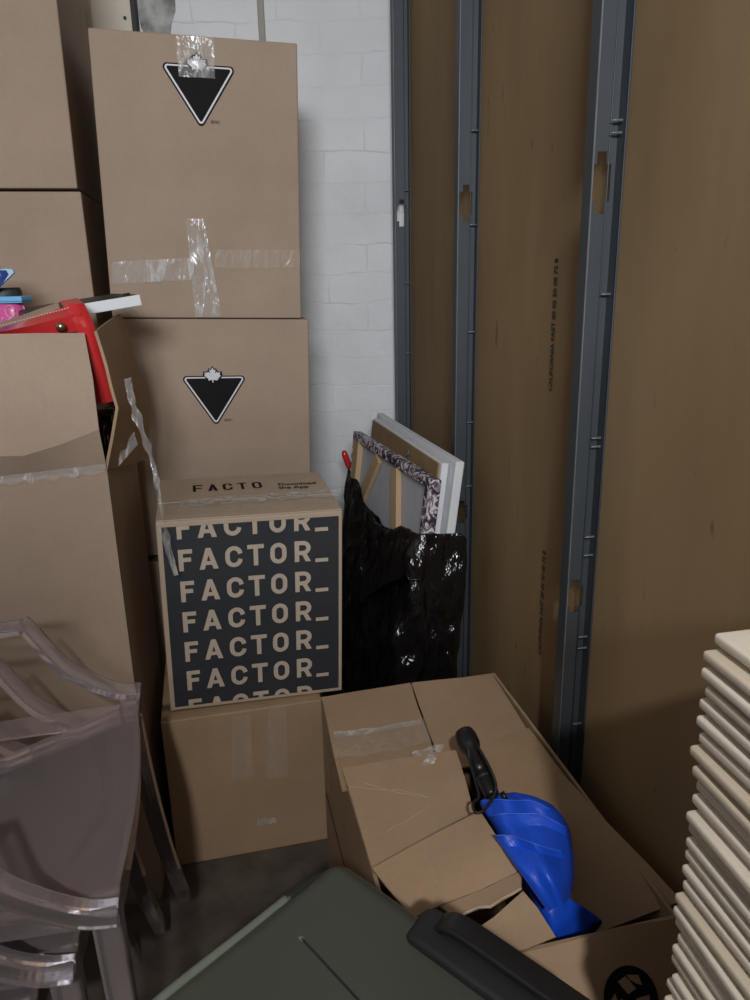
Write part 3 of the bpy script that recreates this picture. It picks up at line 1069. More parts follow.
# left flap: stands proud, its far edge lifted
flap([[(342, 768, .462), (375, 763, .468), (415, 756, .476), (456, 749, .482)],
      [(352, 800, .452), (386, 797, .456), (425, 788, .462), (465, 778, .466)],
      [(362, 835, .440), (394, 830, .442), (432, 818, .446), (472, 806, .440)],
      [(373, 872, .430), (402, 866, .430), (440, 850, .430), (478, 832, .424)]], sub=2, wob=.004)
# front left flap with the torn gap
fl = [[(372, 868, .458), (408, 848, .466), (444, 829, .478), (480, 811, .492)],
      [(392, 893, .448), (431, 878, .454), (468, 862, .468), (503, 846, .486)],
      [(413, 918, .437), (440, 905, .441), (480, 890, .452), (519, 871, .472)]]
flap(fl, sub=2, wob=.002)
tu = [(413, 918, .437), (426, 912, .438), (440, 906, .439), (456, 918, .440), (466, 912, .443), (478, 907, .448), (490, 906, .453), (501, 899, .459), (512, 893, .464), (521, 888, .468)]
tl_ = [(413, 918, .437), (426, 912, .438), (440, 905, .440), (453, 901, .440), (466, 896, .447), (478, 891, .452), (490, 886, .457), (501, 880, .462), (512, 875, .468), (521, 871, .473)]
flap([tl_, tu], m=KRAFT_B)
lo_ = [(416, 923, .434), (430, 921, .434), (444, 921, .434), (456, 923, .434), (470, 926, .433), (482, 925, .433), (494, 917, .438), (505, 907, .446), (514, 899, .454), (523, 891, .462)]
md_ = [(428, 937, .431), (442, 936, .431), (456, 936, .431), (470, 937, .431), (482, 936, .431), (494, 932, .431), (506, 925, .433), (516, 918, .438), (527, 912, .444), (537, 907, .450)]
hi_ = [(460, 974, .426), (471, 969, .426), (482, 965, .426), (493, 961, .426), (504, 957, .426), (515, 953, .426), (526, 949, .426), (536, 945, .426), (546, 941, .426), (556, 937, .426)]
flap([lo_, md_, hi_], sub=1, wob=.001)
# ragged paper lip along the tear
rows = [[uz(x, y - 1.0, z + .0045) for x, y, z in tu[3:]], [uz(x + .5, y + 1.4 + .8 * math.sin(k * 2.7), z + .003) for k, (x, y, z) in enumerate(tu[3:])]]
sheet('torn_edge', rows, PALEKRAFT, u, thick=.0012)
# tape over the seam and a crumpled end of tape
def utape(pr, name='packing_tape', m=TAPE):
    return sheet(name, [[uz(*p) for p in r] for r in pr], m, u, thick=.0003, sub=2, wob=.006, wscale=45)
utape([[(333, 735, .428), (360, 730, .428), (395, 724, .426), (426, 722, .424)], [(334, 757, .427), (362, 755, .428), (398, 750, .426), (432, 741, .420)]], m=TAPE_F)
utape([[(333, 731, .430), (380, 726, .430), (424, 719, .426)], [(334, 737, .430), (380, 731, .430), (426, 724, .426)]])
utape([[(413, 752, .470), (428, 748, .476), (445, 743, .478)], [(409, 766, .468), (424, 765, .472), (437, 759, .474)], [(407, 780, .460), (420, 784, .462), (428, 776, .464)]], name='loose_tape')
# tape down the left side
bm = bmesh.new()
rr = []
for i in range(8):
    z = UH - .002 - i * .022
    rr.append([(-.002 - .002 * abs(math.sin(i * 1.3)), UD - .02 - .005 * math.sin(i), z), (-.0025, UD - .055, z), (-.002, UD - .085 + .004 * math.sin(i * 2), z)])
bm.free()
sheet('packing_tape', rr, TAPE_F, u, thick=.0003)
# side slit between upper and lower boards of the left face
boxo('side_seam', (-.0012, UD - .30, .268), (.002, UD - .02, .2705), INK, u, bevel=0)
# white creases scuffed into the left flap
bpy.context.view_layer.update()
def drape(x, y, off=.0004):
    """nearest point of the box's boards seen along the measured ray"""
    best = None
    for ch in u.children:
        if ch.name.split('.')[0] not in ('box_flap', 'box_shell'): continue
        inv = ch.matrix_world.inverted()
        a_ = inv @ V((0, 0, CAM_H)); d_ = (inv.to_3x3() @ ray(x, y)).normalized()
        ok, p_, n_, _ = ch.ray_cast(a_, d_)
        if ok and (best is None or (p_ - a_).length < best[0]):
            best = ((p_ - a_).length, p_ - d_ * off)
    return best[1]
for pts in ([(346, 786), (358, 787.5), (372, 789), (385, 790), (398, 790), (412, 793), (425, 796)], [(362, 782), (378, 787), (395, 792), (412, 795), (430, 797)], [(385, 832), (396, 826), (408, 820), (420, 812), (430, 805)], [(425, 850), (427, 860), (432, 870), (437, 884)]):
    P_ = [drape(q.x, q.y) for q in catmull([(x, y, 0) for x, y in pts], 3)]
    bm = bmesh.new()
    add_sweep(bm, P_, circ(.0007, 6), scales=[.4 + .6 * abs(math.sin(i * 1.9)) for i in range(len(P_))])
    from_bm('flap_crease', bm, PALEKRAFT, u, True)
# front flap folded outwards, sloping down, with the recycling roundel
FA = R(52)
fv = V((0, -math.cos(FA), -math.sin(FA)))          # down the flap, box coordinates
FL = .165
rows = []
for i in range(7):
    q = i / 6 * FL
    rows.append([V((x, 0, UH + .002)) + fv * q * min(1, .25 + 1.9 * x / UW) + V((0, 0, .003 * math.sin(x * 30 + i))) for x in [UW * k / 10 for k in range(11)]])
sheet('box_flap', rows, KRAFT_B, u, thick=.004)
fn = V((0, -math.sin(FA), math.cos(FA)))
inv = u.matrix_world.inverted()
a_ = inv @ V((0, 0, CAM_H)); d_ = inv.to_3x3() @ ray(629, 998)
p_ = V((0, 0, UH + .002))
t_ = (p_ - a_).dot(fn) / d_.dot(fn)
ctr = a_ + d_ * t_
rad = .0335
ex_, ey_ = V((1, 0, 0)), -fv
def rp_(x, z, o): return ctr + ex_ * x + ey_ * z + fn * (.0055 + o)
bm = bmesh.new()
poly(bm, [rp_(rad * math.cos(2 * PI * k / 40), rad * math.sin(2 * PI * k / 40), 0) for k in range(40)], 0)
for k in range(3):
    A = R(90 + 120 * k)
    rot = lambda x, z: rp_((x * math.cos(A) - z * math.sin(A)) * .9, (x * math.sin(A) + z * math.cos(A)) * .9, .0005)
    poly(bm, [rot(x, z) for x, z in ((.022, .013), (.026, .001), (.010, -.010), (.006, .003))], 1)
    poly(bm, [rot(x, z) for x, z in ((.021, -.004), (.027, -.001), (.024, -.017), (.012, -.019), (.015, -.012))], 1)
from_bm('recycling_mark', bm, [INK, KRAFT_B], u)['label'] = 'black round recycling mark'

# ------------------------------------------------------------------ umbrella
h0, h1 = atu(464, 733, .512), atu(493, 797, .480)
ax_ = (h1 - h0).normalized()
um = thing('umbrella', 'folded blue umbrella with a black handle, stuck between the box flaps', 'umbrella', Matrix.Translation(h1))
bpy.context.view_layer.update()
ul = lambda p: loc(um, p)
L = (h1 - h0).length
zq = V((0, 0, 1)).rotation_difference(ax_).to_matrix().to_4x4()
M = Matrix.Translation(ul(h0)) @ zq
bm = bmesh.new()
lathe(bm, [(.008, -.003), (.0145, 0), (.0165, .008), (.0165, .024), (.0145, .030), (.0115, .036), (.0118, .060), (.0125, .085), (.0115, L * .72), (.0118, L * .76), (.0105, L - .004), (.008, L)], M, 20)
from_bm('handle', bm, BLACKP, um, True)
bm = bmesh.new()
lathe(bm, [(.0119, L * .70), (.0130, L * .715), (.0130, L * .735), (.0119, L * .75)], M, 18)
from_bm('handle_ring', bm, BLACKM, um, True)
# wrist cord loop
cord = [atu(477, 745, .53), atu(489, 766, .525), atu(496, 785, .51), atu(492, 800, .500), atu(483, 811, .503), atu(475, 812, .503), atu(473, 803, .503), atu(479, 797, .500), atu(476, 783, .50), atu(470, 762, .505), atu(468, 748, .52)]
bm = bmesh.new()
add_sweep(bm, [ul(p) for p in catmull(cord, 6)], circ(.0019, 8))
from_bm('wrist_cord', bm, BLACKM, um, True)
# canopy: folded body, flattened, with pleats; sections across the length given by left and right rim
secs = [((480, 803), (528, 799), .462, .014), ((487, 815), (553, 808), .458, .020), ((498, 834), (569, 829), .452, .024), ((512, 862), (573, 854), .446, .026),
        ((530, 892), (574, 880), .434, .025), ((545, 918), (571, 902), .416, .021), ((556, 934), (587, 911), .400, .016), ((570, 941), (602, 922), .376, .012)]
def canopy(name, secs, lift, npleat, ph, m=BLUE):
    bm = bmesh.new()
    ex = catmull([V((*a, z)) for a, b, z, t in secs], 4), catmull([V((*b, z)) for a, b, z, t in secs], 4), catmull([V((t, 0, 0)) for a, b, z, t in secs], 4)
    rings = []
    n = 40
    for i in range(len(ex[0])):
        A = ul(atu(ex[0][i].x, ex[0][i].y, ex[0][i].z + lift)); B = ul(atu(ex[1][i].x, ex[1][i].y, ex[1][i].z + lift))
        t = ex[2][i].x
        mid, half = (A + B) / 2, (B - A) / 2
        ring = []
        for k in range(n):
            a = 2 * PI * k / n
            pl = 1 + .07 * math.sin(npleat * a + ph + i * .06) * (1 if math.sin(a) > 0 else .3)
            ring.append(bm.verts.new(mid + half * math.cos(a) + V((0, 0, 1)) * t * math.sin(a) * pl))
        rings.append(ring)
    for i in range(len(rings) - 1):
        for j in range(n):
            bm.faces.new((rings[i][j], rings[i][(j + 1) % n], rings[i + 1][(j + 1) % n], rings[i + 1][j]))
    bm.faces.new(rings[0][::-1]); bm.faces.new(rings[-1])
    return from_bm(name, bm, m, um, True)
canopy('canopy', secs, 0, 7, .5)
# overlapping folded panels with stitched hems, each starting lower than the last
def panel(hem, tail, lift):
    """hem: pixels along the hem; tail: pixels along the far end"""
    n = 15
    hp = catmull([V((x, y, 0)) for x, y in hem], 4)
    tp = catmull([V((x, y, 0)) for x, y in tail], 4)
    m_ = min(len(hp), len(tp))
    rows = []
    for i in range(n):
        v = i / (n - 1)
        row = []
        for j in range(m_):
            s_ = j / (m_ - 1)
            p = hp[j].lerp(tp[j], v)
            arch = .018 * math.sin(PI * min(1, s_ * .93 + .05))
            z = .462 + lift + arch + .006 * math.sin(PI * v) - .036 * v * v + .0035 * math.sin(s_ * 11 + lift * 700) * (1 - .5 * v) + .010 * max(0, 1 - v * 7)
            row.append(ul(atu(p.x, p.y, z)))
        rows.append(row)
    pnl = sheet('canopy_panel', rows, BLUE, um, thick=.0006)
    bm = bmesh.new()
    add_sweep(bm, [q + V((0, 0, .0006)) for q in rows[0]], circ(.0009, 6))
    from_bm('hem', bm, BLUE_HEM, pnl, True)
panel([(481, 801), (497, 800), (515, 801), (531, 801), (551, 810)], [(532, 892), (545, 888), (555, 886), (566, 880), (572, 872)], .006)
panel([(491, 817), (503, 814), (520, 814), (541, 815), (566, 828)], [(544, 905), (551, 900), (558, 897), (566, 893), (573, 884)], .017)
panel([(494, 836), (510, 836), (526, 841), (543, 847), (562, 852)], [(548, 912), (554, 908), (560, 906), (566, 902), (571, 896)], .028)
bm = bmesh.new()
for p, q in (((502, 792), (506, 800)), ((490, 797), (496, 803))):
    add_sweep(bm, [ul(atu(*p, .492)), ul(atu(*q, .485))], circ(.0035, 8))
from_bm('rib_tips', bm, BLACKP, um, True)

# ------------------------------------------------------------------ canvases leaning on the studs
LEAN = R(7.2)
def canvas_frame(px_far, px_near, ztop, dirn=15):
    far, near = atz(*px_far, ztop), atz(*px_near, ztop)
    ud = (far - near); ud.z = 0
    w = ud.length
    ud = V((-math.sin(R(dirn)), math.cos(R(dirn)), 0))
    nh = V((-ud.y, ud.x, 0))
    if nh.x > 0: nh = -nh
    v = V((0, 0, 1)) * math.cos(LEAN) - nh * math.sin(LEAN)
    n = ud.cross(v)
    if n.dot(nh) < 0: n = -n
    M = Matrix((ud, n, v)).transposed().to_4x4()
    h = (ztop - .012) / math.cos(LEAN)
    M.translation = near - v * h
    return M, w, h, ud, nh
MC, wc, hc, _, _ = canvas_frame((385, 413), (465, 462), .840)
MB_, wb_, hb, _, _ = canvas_frame((374, 418), (442, 463), .835)
MA, wa, ha, uA, nA = canvas_frame((367, 430), (432, 480), .816, 18.3)
for nm, M, w, h, th, lab in (('C', MC, wc, hc, .020, 'plain white canvas at the back, leaning against the studs'),):
    o = thing('stretched_canvas', lab, 'canvas', M, 'canvases in the black bag')
    boxo('canvas_face', (0, 0, 0), (w, th, h), CANVAS_W, o, bevel=.003)
    boxo('edge_fold', (.002, .006, h - .0005), (w - .002, .008, h + .0008), CANVAS_W, o, bevel=.0003)
o = thing('stretched_canvas', 'white canvas with a brown backing board, between the other two canvases', 'canvas', MB_, 'canvases in the black bag')
boxo('canvas_face', (0, -.017, 0), (wb_, -.0005, hb), CANVAS_W, o, bevel=.003)
boxo('backing_board', (.012, 0, .004), (wb_ - .006, .0035, hb - .004), HARDBOARD, o, bevel=.0008)
bm = bmesh.new()
for k in (0, 1):
    add_sweep(bm, [(wb_ * .36 + .006 * math.sin(t * .8) + .01 * k, .006, hb - .045 + .02 * k + .008 * math.cos(t * .8)) for t in range(9)], circ(.0016, 6))
from_bm('hanging_clip', bm, STEEL_EDGE, o, True)
o = thing('stretched_canvas', 'canvas with marbled dark edges and pine stretcher bars, front of the three', 'canvas', MA, 'canvases in the black bag')
th = .022
bm = bmesh.new()
add_box(bm, (0, -th, 0), (.004, 0, ha), bevel=.001); add_box(bm, (wa - .004, -th, 0), (wa, 0, ha), bevel=.001)
add_box(bm, (.004, -th, ha - .004), (wa - .004, 0, ha), bevel=.001); add_box(bm, (.004, -th, 0), (wa - .004, 0, .004), bevel=.001)
add_box(bm, (.004, -th, .004), (wa - .004, -th + .003, ha - .004))
from_bm('marbled_edge', bm, MARBLE, o)
boxo('canvas_back', (.004, -th + .003, .004), (wa - .004, -th + .005, ha - .004), CANVAS_G, o, bevel=0)
boxo('marbled_fold', (.004, -.0015, ha - .020), (wa - .004, .0012, ha - .003), MARBLE, o, bevel=.0005)
boxo('marbled_fold', (.004, -.0015, .02), (.030, .0012, ha - .02), MARBLE, o, bevel=.0005)
boxo('stretcher_bar', (wa - .05, -.016, .01), (wa - .006, 0, ha - .02), PINE, o, bevel=.001)
br = boxo('stretcher_bar', (-.018, -.015, -.22), (.018, -.001, .22), PINE, o, bevel=.001)
br.matrix_local = Matrix.Translation((wa * .30, 0, ha - .24)) @ Matrix.Rotation(R(16), 4, 'Y')
br = boxo('stretcher_bar', (-.018, -.014, -.13), (.018, -.003, .13), PINE, o, bevel=.001)
br.matrix_local = Matrix.Translation((wa * .78, 0, ha - .135)) @ Matrix.Rotation(R(-36), 4, 'Y')

# ------------------------------------------------------------------ black bag around the canvases
org = V((MA.translation.x, MA.translation.y, 0))
bg = thing('garbage_bag', 'crumpled black plastic bag wrapped around the canvases', 'bag', Matrix.Translation(org))
tl = math.tan(LEAN)
# the canvases' common outline on the floor, in (along, outwards) of the shared direction
ud, nh = uA, nA
foot = []
for M_, w_, n0_, n1_ in ((MA, wa, -.022, 0), (MB_, wb_, -.018, .004), (MC, wc, 0, .020)):
    t_ = M_.translation - MA.translation
    U_, N_ = t_.dot(ud), t_.dot(nh)
    for uu_ in (0, w_):
        for nn_ in (n0_, n1_):
            t2_ = M_.to_3x3() @ V((uu_, nn_, 0)) + t_
            foot.append((t2_.dot(ud), t2_.dot(nh), uu_ > 0))
FU0, FU1 = min(p[0] for p in foot), max(p[0] for p in foot)
FN1 = max(p[1] for p in foot)
FNN, FNF = min(p[1] for p in foot if not p[2]), min(p[1] for p in foot if p[2])
def ring_pt(s, z, out):
    """s in 0..1 around: front far->near, near end, back near->far, far end; out: slack beyond the canvases"""
    pad = .012
    u0, u1, n0, n1 = FU0 - .006, FU1 - .0 + .003, FNN - .004, FN1 + pad
    lp = [(u1, n1, .42), (u0, n1, .10), (u0, n0, .38), (u1, n0, .10)]
    acc = 0
    for i, (a, b, ln) in enumerate(lp):
        if s <= acc + ln or i == 3:
            t = min(1, max(0, (s - acc) / ln))
            c, d, _ = lp[(i + 1) % 4]
            x, y = a + (c - a) * t, b + (d - b) * t
            break
        acc += ln
    fy = (n1 - y) / (n1 - n0)                      # the far end is a little deeper than the near end
    ex, ey = (x - (u0 + u1) / 2) / ((u1 - u0) / 2), (y - (n0 + n1) / 2) / ((n1 - n0) / 2)
    dirv = V((math.copysign(abs(ex) ** 6, ex), math.copysign(abs(ey) ** 6, ey)))
    if dirv.length < 1e-3: dirv = V((ex, ey))
    dirv.normalize()
    x += dirv.x * out; y += dirv.y * out
    y += fy * (FNF - FNN) * (x - u0) / (u1 - u0) - .010 * (1 - fy) * max(0, (x - u0) / (u1 - u0) - .5) * 2
    y -= max(0, x - (wa + .004)) * .7 * (1 - fy)
    p = org + ud * x + nh * y - nh * (z * tl)
    gap = wallx(p.y) - p.x              # stay in front of the studs
    lim = SW + .004
    if gap < lim: p.x -= lim - gap
    return p - org + V((0, 0, z))
def lut(pts, s):
    for (a, za), (b, zb) in zip(pts, pts[1:]):
        if a <= s <= b:
            t = (s - a) / (b - a); t = t * t * (3 - 2 * t)
            return za + (zb - za) * t
    return pts[-1][1]
RIM = [(0, .68), (.06, .70), (.14, .70), (.24, .665), (.32, .665), (.40, .70), (.455, .705), (.50, .70), (.54, .66), (.60, .64), (.75, .64), (.9, .66), (1, .68)]
rim = lambda s: lut(RIM, s) + .012 * noise.noise(V((s * 30, 2.2, .4)))
def bag_shell(name, s0, s1, closed, zlo, zhi, base_out, amp, ns, nz, seed):
    bm = bmesh.new()
    g = []
    for i in range(nz + 1):
        v = i / nz
        row = []
        for j in range(ns + (0 if closed else 1)):
            s = s0 + (s1 - s0) * j / ns
            z = zlo(s) + (zhi(s) - zlo(s)) * v
            f1 = noise.noise(V((s * 20, z * 1.6, seed)))
            f2 = abs(noise.noise(V((s * 34 + z * 9, z * 5 - s * 14, seed + 4))))
            f3 = noise.noise(V((s * 60 - z * 16, z * 18, seed + 9)))
            f4 = abs(noise.noise(V((s * 26 - z * 16, z * 9 + s * 8, seed + 14))))
            k = .3 + .7 * math.sin(PI * min(1, .12 + v * .80))
            o_ = base_out(v, s) + amp * k * (1.0 * (f1 + .5) + 1.5 * f2 + .35 * f3 + 1.2 * f4)
            o_ *= lut([(0, 0), (.11, .2), (.22, 1), (.40, 1), (.46, .6), (.60, .6), (.9, .5), (1, 0)], s)
            row.append(bm.verts.new(ring_pt(s % 1.0, z, max(.002, o_))))
        g.append(row)
    nn = len(g[0])
    for i in range(nz):
        for j in range(nn if closed else nn - 1):
            bm.faces.new((g[i][j], g[i][(j + 1) % nn], g[i + 1][(j + 1) % nn], g[i + 1][j]))
    if closed:
        bm.faces.new(g[0][::-1])
    bmesh.ops.recalc_face_normals(bm, faces=bm.faces[:])
    ob_ = from_bm(name, bm, BAG, bg, True)
    md = ob_.modifiers.new('film', 'SOLIDIFY')
    md.thickness = .0005
    return ob_
bulge = lambda s: lut([(0, 0), (.42, 0), (.50, .014), (.58, .018), (.7, .006), (1, 0)], s)
bag_shell('bag_body', 0, 1, True, lambda s: .004, rim, lambda v, s: .004 + (.010 + bulge(s)) * math.sin(PI * min(1, v * 1.02)), .017, 220, 60, 1.3)
def cuff_lo(s):
    if s < .30: return .685 - .70 * max(0, s)
    if s < .42: return .475 + (s - .30) * 1.3
    return .62 - (s - .42) * .3
bag_shell('bag_cuff', .0, .43, False, cuff_lo, lambda s: rim(s) + .003, lambda v, s: .044 - .036 * v, .014, 130, 26, 5.1)
hem = [v.co.copy() for v in bpy.data.objects['bag_cuff'].data.vertices[:131]]
bm = bmesh.new()
add_sweep(bm, hem[6:], circ(.0012, 6))
from_bm('bag_hem', bm, BAG, bpy.data.objects['bag_cuff'], True)
# red tipped stick poking out of the bag
a, b = at(344, 452, 2.06), at(350, 470, 2.06)
st = thing('stick', 'red tipped stick poking out of the black bag beside the brick wall', 'stick', Matrix.Translation(b))
d = (a - b)
bm = bmesh.new(); add_sweep(bm, [d * -1.5, d * .15], circ(.0055, 8)); from_bm('shaft', bm, BLACKP, st, True)
bm = bmesh.new(); add_sweep(bm, [d * .1, d * .3, d * .8, d * 1.0, d * 1.08], circ(.0095, 10), scales=[.6, .9, 1, .8, .4]); from_bm('red_tip', bm, RED, st, True)

# ------------------------------------------------------------------ suitcase
sx = V((.735, -.677, 0)); sy = V((.677, .735, 0))    # along the handle edge; from near to far edge
corner = V((-.049, .668, 0))
SLn, SDp, SHt = .328, .285, .62
cx0 = corner + sx * -.0 - sy * SDp
su = thing('suitcase', 'olive green hard suitcase with a black handle, standing on the floor in front', 'suitcase', Matrix(((sx.x, sy.x, 0, cx0.x), (sx.y, sy.y, 0, cx0.y), (0, 0, 1, 0), (0, 0, 0, 1))))
bm = bmesh.new()
add_box(bm, (0, 0, .02), (SLn, SDp, SHt), bevel=.026, seg=6)
from_bm('case_shell', bm, OLIVE, su, True)
bm = bmesh.new()
zt = SHt - .010
pp = [(.004, .02, zt - .02), (.001, .05, zt - .003), (.001, SDp - .12, zt - .003), (.001, SDp - .075, zt - .003)]
add_sweep(bm, catmull([(-.0005, .0, zt - .12), (-.001, .015, zt - .04)] + pp, 6), circ(.0052, 10))
from_bm('edge_piping', bm, PIPING, su, True)
bm = bmesh.new()
add_sweep(bm, catmull([(.001, SDp - .076, zt - .003), (.003, SDp - .045, zt - .003), (.012, SDp - .014, zt - .008), (.03, SDp - .003, zt - .02)], 6), circ(.0056, 10))
from_bm('edge_guard', bm, BLACKM, su, True)
bm = bmesh.new()
bpy.context.view_layer.update()
q0, q1 = loc(su, atz(302, 939, SHt)), loc(su, atz(360, 1002, SHt))
qd = (q1 - q0).normalized()
add_sweep(bm, [q0 + V((0, 0, .0003)), q1 + V((0, 0, .0003)), q1 + qd * .03 + V((0, 0, .0003))], rrect(.0022, .0012, .0004))
from_bm('seam', bm, BLACKM, su)
boxo('seam_stud', (q0.x - .004, q0.y - .002, SHt - .001), (q0.x + .002, q0.y + .002, SHt + .0008), PIPING, su, bevel=.0006)
# handle housing on the far long edge: rounded pad with a carry grip on it
bm = bmesh.new()
hp = [(.128, SDp - .020, SHt - .008), (.136, SDp - .019, SHt - .001), (.155, SDp - .019, SHt + .001), (.21, SDp - .019, SHt + .001), (SLn - .02, SDp - .019, SHt + .001)]
add_sweep(bm, catmull(hp, 5), rrect(.046, .016, .006, 4), scales=[.5, .68, .8, .88, .94] + [1] * 16)
from_bm('handle_base', bm, BLACKM, su, True)
bm = bmesh.new()
hp = [(.150, SDp - .009, SHt + .005), (.160, SDp - .008, SHt + .013), (.178, SDp - .007, SHt + .015), (.21, SDp - .007, SHt + .015), (SLn - .02, SDp - .007, SHt + .013)]
add_sweep(bm, catmull(hp, 5), rrect(.026, .009, .004, 4))
from_bm('carry_grip', bm, BLACKP, su, True)
for x in (.05, SLn - .05):
    for y in (.05, SDp - .05):
        bm = bmesh.new(); add_sweep(bm, [(x, y - .012, .02), (x, y + .012, .02)], circ(.02, 14)); from_bm('wheel', bm, BLACKM, su, True)

# ------------------------------------------------------------------ stack of cream panels on a support carton
ORD = ['topmost', 'second', 'third', 'fourth', 'fifth', 'sixth', 'seventh', 'eighth', 'ninth', 'tenth', 'eleventh', 'twelfth', 'thirteenth', 'fourteenth', 'fifteenth', 'sixteenth', 'seventeenth', 'eighteenth', 'nineteenth', 'twentieth',
       'twenty-first', 'twenty-second', 'twenty-third', 'twenty-fourth', 'twenty-fifth', 'twenty-sixth', 'twenty-seventh', 'twenty-eighth']
PN, PT = 27, .01185
ztop = 1.005
pyaw = R(10.5)
PC = V((.208, .42, 0))
pw, pd = .225, .36
for k in range(PN):
    z = ztop - (k + 1) * PT
    jx, jy = random.uniform(-.0035, .003), random.uniform(-.004, .003)
    if k == 0: jx, jy = .003, 0
    m = OFFWHITE2 if k in (1, 3, 7, 8, 12, 17, 22) else OFFWHITE
    o = thing('panel', f'{ORD[k]} panel from the top in the stack of cream panels' if k else 'topmost cream panel of the stack beside the drywall', 'panel',
              pose((PC.x + jx, PC.y + jy, z), pyaw + R(random.uniform(-1.0, 1.0))), 'cream panels stacked beside the drywall')
    bm = bmesh.new()
    add_box(bm, (0, -pd, .001), (pw, 0, PT - .0032), bevel=.0024, seg=3)
    from_bm('board', bm, m, o, True)
    bm = bmesh.new()
    add_box(bm, (.010, -pd + .01, -.0024), (pw - .01, -.010, .0012))
    from_bm('backing', bm, OFFWHITE2, o)
carton('plain brown box carrying the stack of cream panels', pose((PC.x + .005 + pd * math.sin(pyaw) , PC.y - pd * math.cos(pyaw) - .0, 0), pyaw), pw - .02, pd - .01, ztop - PN * PT - .0035, KRAFT_B)

# ------------------------------------------------------------------ clear stacking chairs
cf = V((.972, .236, 0)).normalized(); cl = V((-cf.y, cf.x, 0))
def chair(first=None):
    o = thing('stacking_chair', 'x', 'chair', Matrix.Identity(4), 'clear plastic chairs in a stack')
    hw = .195
    # seat shell: dished, drawn in towards the back
    rows = []
    for i in range(13):
        s = i / 12 * .42
        inset = .10 * min(1, s / .26) ** 1.2
        w = hw - inset * .75
        z0 = .48 - .035 * math.sin(PI * min(1, s / .42) * .75)
        rows.append([(-s + .012 * math.cos(PI * (j / 12 - .5)) * (1 if i == 0 else .3), -w + 2 * w * j / 12, z0 - .014 * math.sin(PI * j / 12) * min(1, s / .08) - .006 * (i == 0)) for j in range(13)])
    sheet('seat', rows, CHAIR, o, thick=.006)
    # aprons
    for sg in (-1, 1):
        rows = []
        for i in range(9):
            s = i / 8 * .38
            y = sg * (hw - .002)
            z = .482
            rows.append([(-s, y, z - .004), (-s, y * 1.005, z - .022), (-s, y, z - .044 + .010 * math.sin(PI * i / 8))])
        sheet('apron', rows, CHAIR, o, thick=.006)
    rows = [[(.010 * math.cos(PI * (j / 8 - .5)), -hw + 2 * hw * j / 8, z) for j in range(9)] for z in (.474, .455, .438)]
    sheet('apron', rows, CHAIR, o, thick=.006)
    for sg in (-1, 1):
        ya = sg * (hw + .025)
        y = sg * hw
        arm = catmull([(0.004, ya, .480), (-.03, ya, .487), (-.07, ya, .512), (-.105, ya, .545), (-.139, ya, .604), (-.150, ya, .620)], 6)
        bm = bmesh.new()
        add_sweep(bm, arm, rrect(.024, .020, .003, 2), ref=V((1, 0, 1)))
        top = catmull([(-.150, ya, .614), (-.20, ya, .614), (-.32, ya, .635), (-.43, ya, .67)], 5)
        add_sweep(bm, top, rrect(.026, .018, .004, 2))
        from_bm('armrest', bm, CHAIR_EDGE, o)
        bm = bmesh.new()
        leg = catmull([(-.012, y * .985, .474), (-.005, y * 1.09, .33), (.01, y * 1.27, .15), (.028, y * 1.50, .0)], 5)
        add_sweep(bm, leg, rrect(.036, .030, .004, 2), ref=V((1, 0, 0)), scales=[1 - .35 * i / 15 for i in range(16)])
        from_bm('leg', bm, CHAIR_EDGE, o)
        bm = bmesh.new()
        leg = catmull([(-.395, y * .70, .455), (-.41, y * .78, .3), (-.45, y * 1.0, 0)], 6)
        add_sweep(bm, leg, rrect(.034, .028, .004, 2), ref=V((1, 0, 0)), scales=[1 - .35 * i / 12 for i in range(13)])
        from_bm('leg', bm, CHAIR_EDGE, o)
    rows = []
    for i in range(9):
        v = i / 8
        z = .45 + .40 * v
        w = hw * (.80 + .15 * math.sin(PI * min(1, v * .8 + .1)))
        rows.append([(-.42 - .09 * v - .03 * math.sin(PI * j / 10), -w + 2 * w * j / 10, z) for j in range(11)])
    sheet('backrest', rows, CHAIR, o, thick=.006)
    return o
def copy_tree(o, parent=None):
    c = o.copy(); C.objects.link(c)
    if parent is not None: c.parent = parent
    for ch in list(o.children): copy_tree(ch, c)
    return c
ch0 = chair()
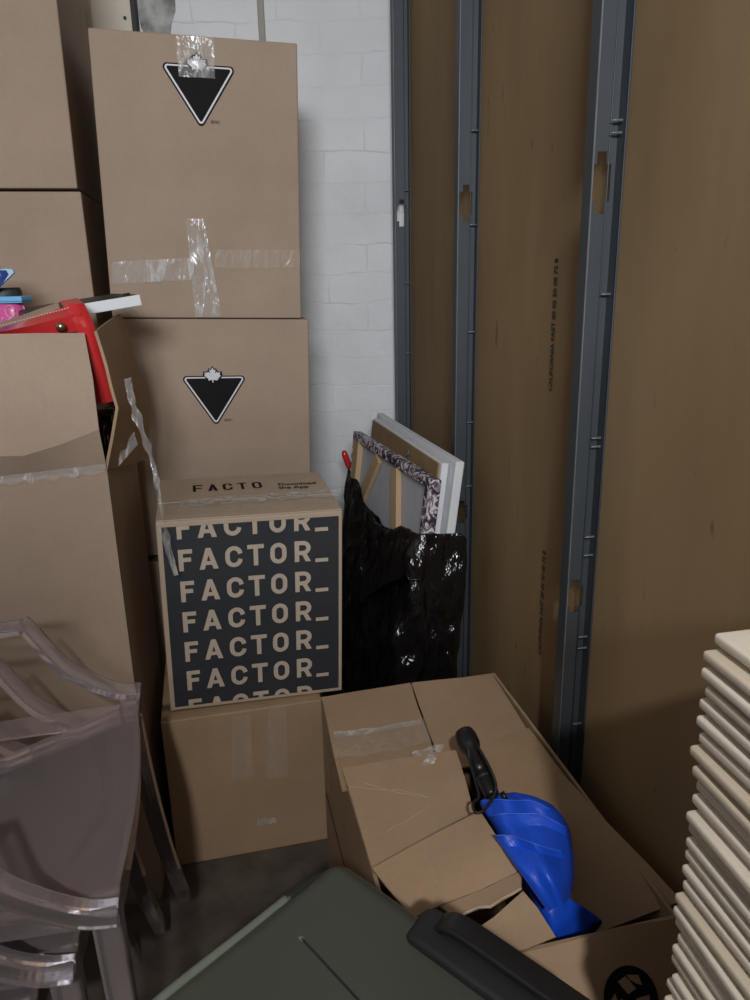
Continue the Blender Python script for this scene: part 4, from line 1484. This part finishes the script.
labs = ['clear smoky plastic chair on top of its stack at the lower left', 'clear plastic chair in the middle of the stack, under the topmost chair', 'clear plastic chair at the bottom of the stack, standing on the floor']
for k, lab in enumerate(labs):
    c = ch0 if k == 0 else copy_tree(ch0)
    c['label'] = lab
    pos = V((-.329, .82, .12)) + (-cf * .05 + V((0, 0, -.06))) * k
    c.matrix_world = Matrix(((cf.x, cl.x, 0, pos.x), (cf.y, cl.y, 0, pos.y), (0, 0, 1, pos.z), (0, 0, 0, 1)))

# ------------------------------------------------------------------ light
def area(name, loc_, target, size, power, col=(1, 1, 1)):
    l = bpy.data.lights.new(name, 'AREA')
    l.shape = 'RECTANGLE'
    l.size, l.size_y = size
    l.energy = power
    l.color = col
    ob_ = bpy.data.objects.new(name, l)
    C.objects.link(ob_)
    ob_.location = loc_
    ob_.rotation_euler = (V(target) - V(loc_)).to_track_quat('-Z', 'Y').to_euler()
# unseen partition added behind the camera to shade the lower part of the scene
tag(boxo('shade_partition', (-2.2, -.62, 0), (wallx(-.6) - .01, -.52, 1.46), noise_mat('shade_partition_brown', (.10, .07, .05), (.14, .10, .07), scale=4, rough=.6), bevel=0), kind='structure')
area('key_light', (.0, -2.1, 2.1), (-.2, 1.8, 1.2), (.8, .6), 90, (.93, .96, 1))  # key area light added behind the camera, no window is modelled
sl = bpy.data.lights.new('ceiling_downlight', 'SPOT')
sl.energy = 135
sl.spot_size = R(34)
sl.spot_blend = .9
sl.shadow_soft_size = .045
sl.color = (1, .97, .93)
so = bpy.data.objects.new('ceiling_downlight', sl)
C.objects.link(so)
so.location = (.05, -1.3, 2.36)
so.rotation_euler = (V((.03, .74, .45)) - so.location).to_track_quat('-Z', 'Y').to_euler()
w = bpy.data.worlds.new('world')
sc.world = w
w.use_nodes = True
w.node_tree.nodes['Background'].inputs['Color'].default_value = (.85, .92, 1, 1)
w.node_tree.nodes['Background'].inputs['Strength'].default_value = .03

sc.view_settings.view_transform = 'Standard'
sc.view_settings.look = 'None'
sc.view_settings.exposure = 0
sc.view_settings.gamma = 1
sc.view_settings.use_curve_mapping = False
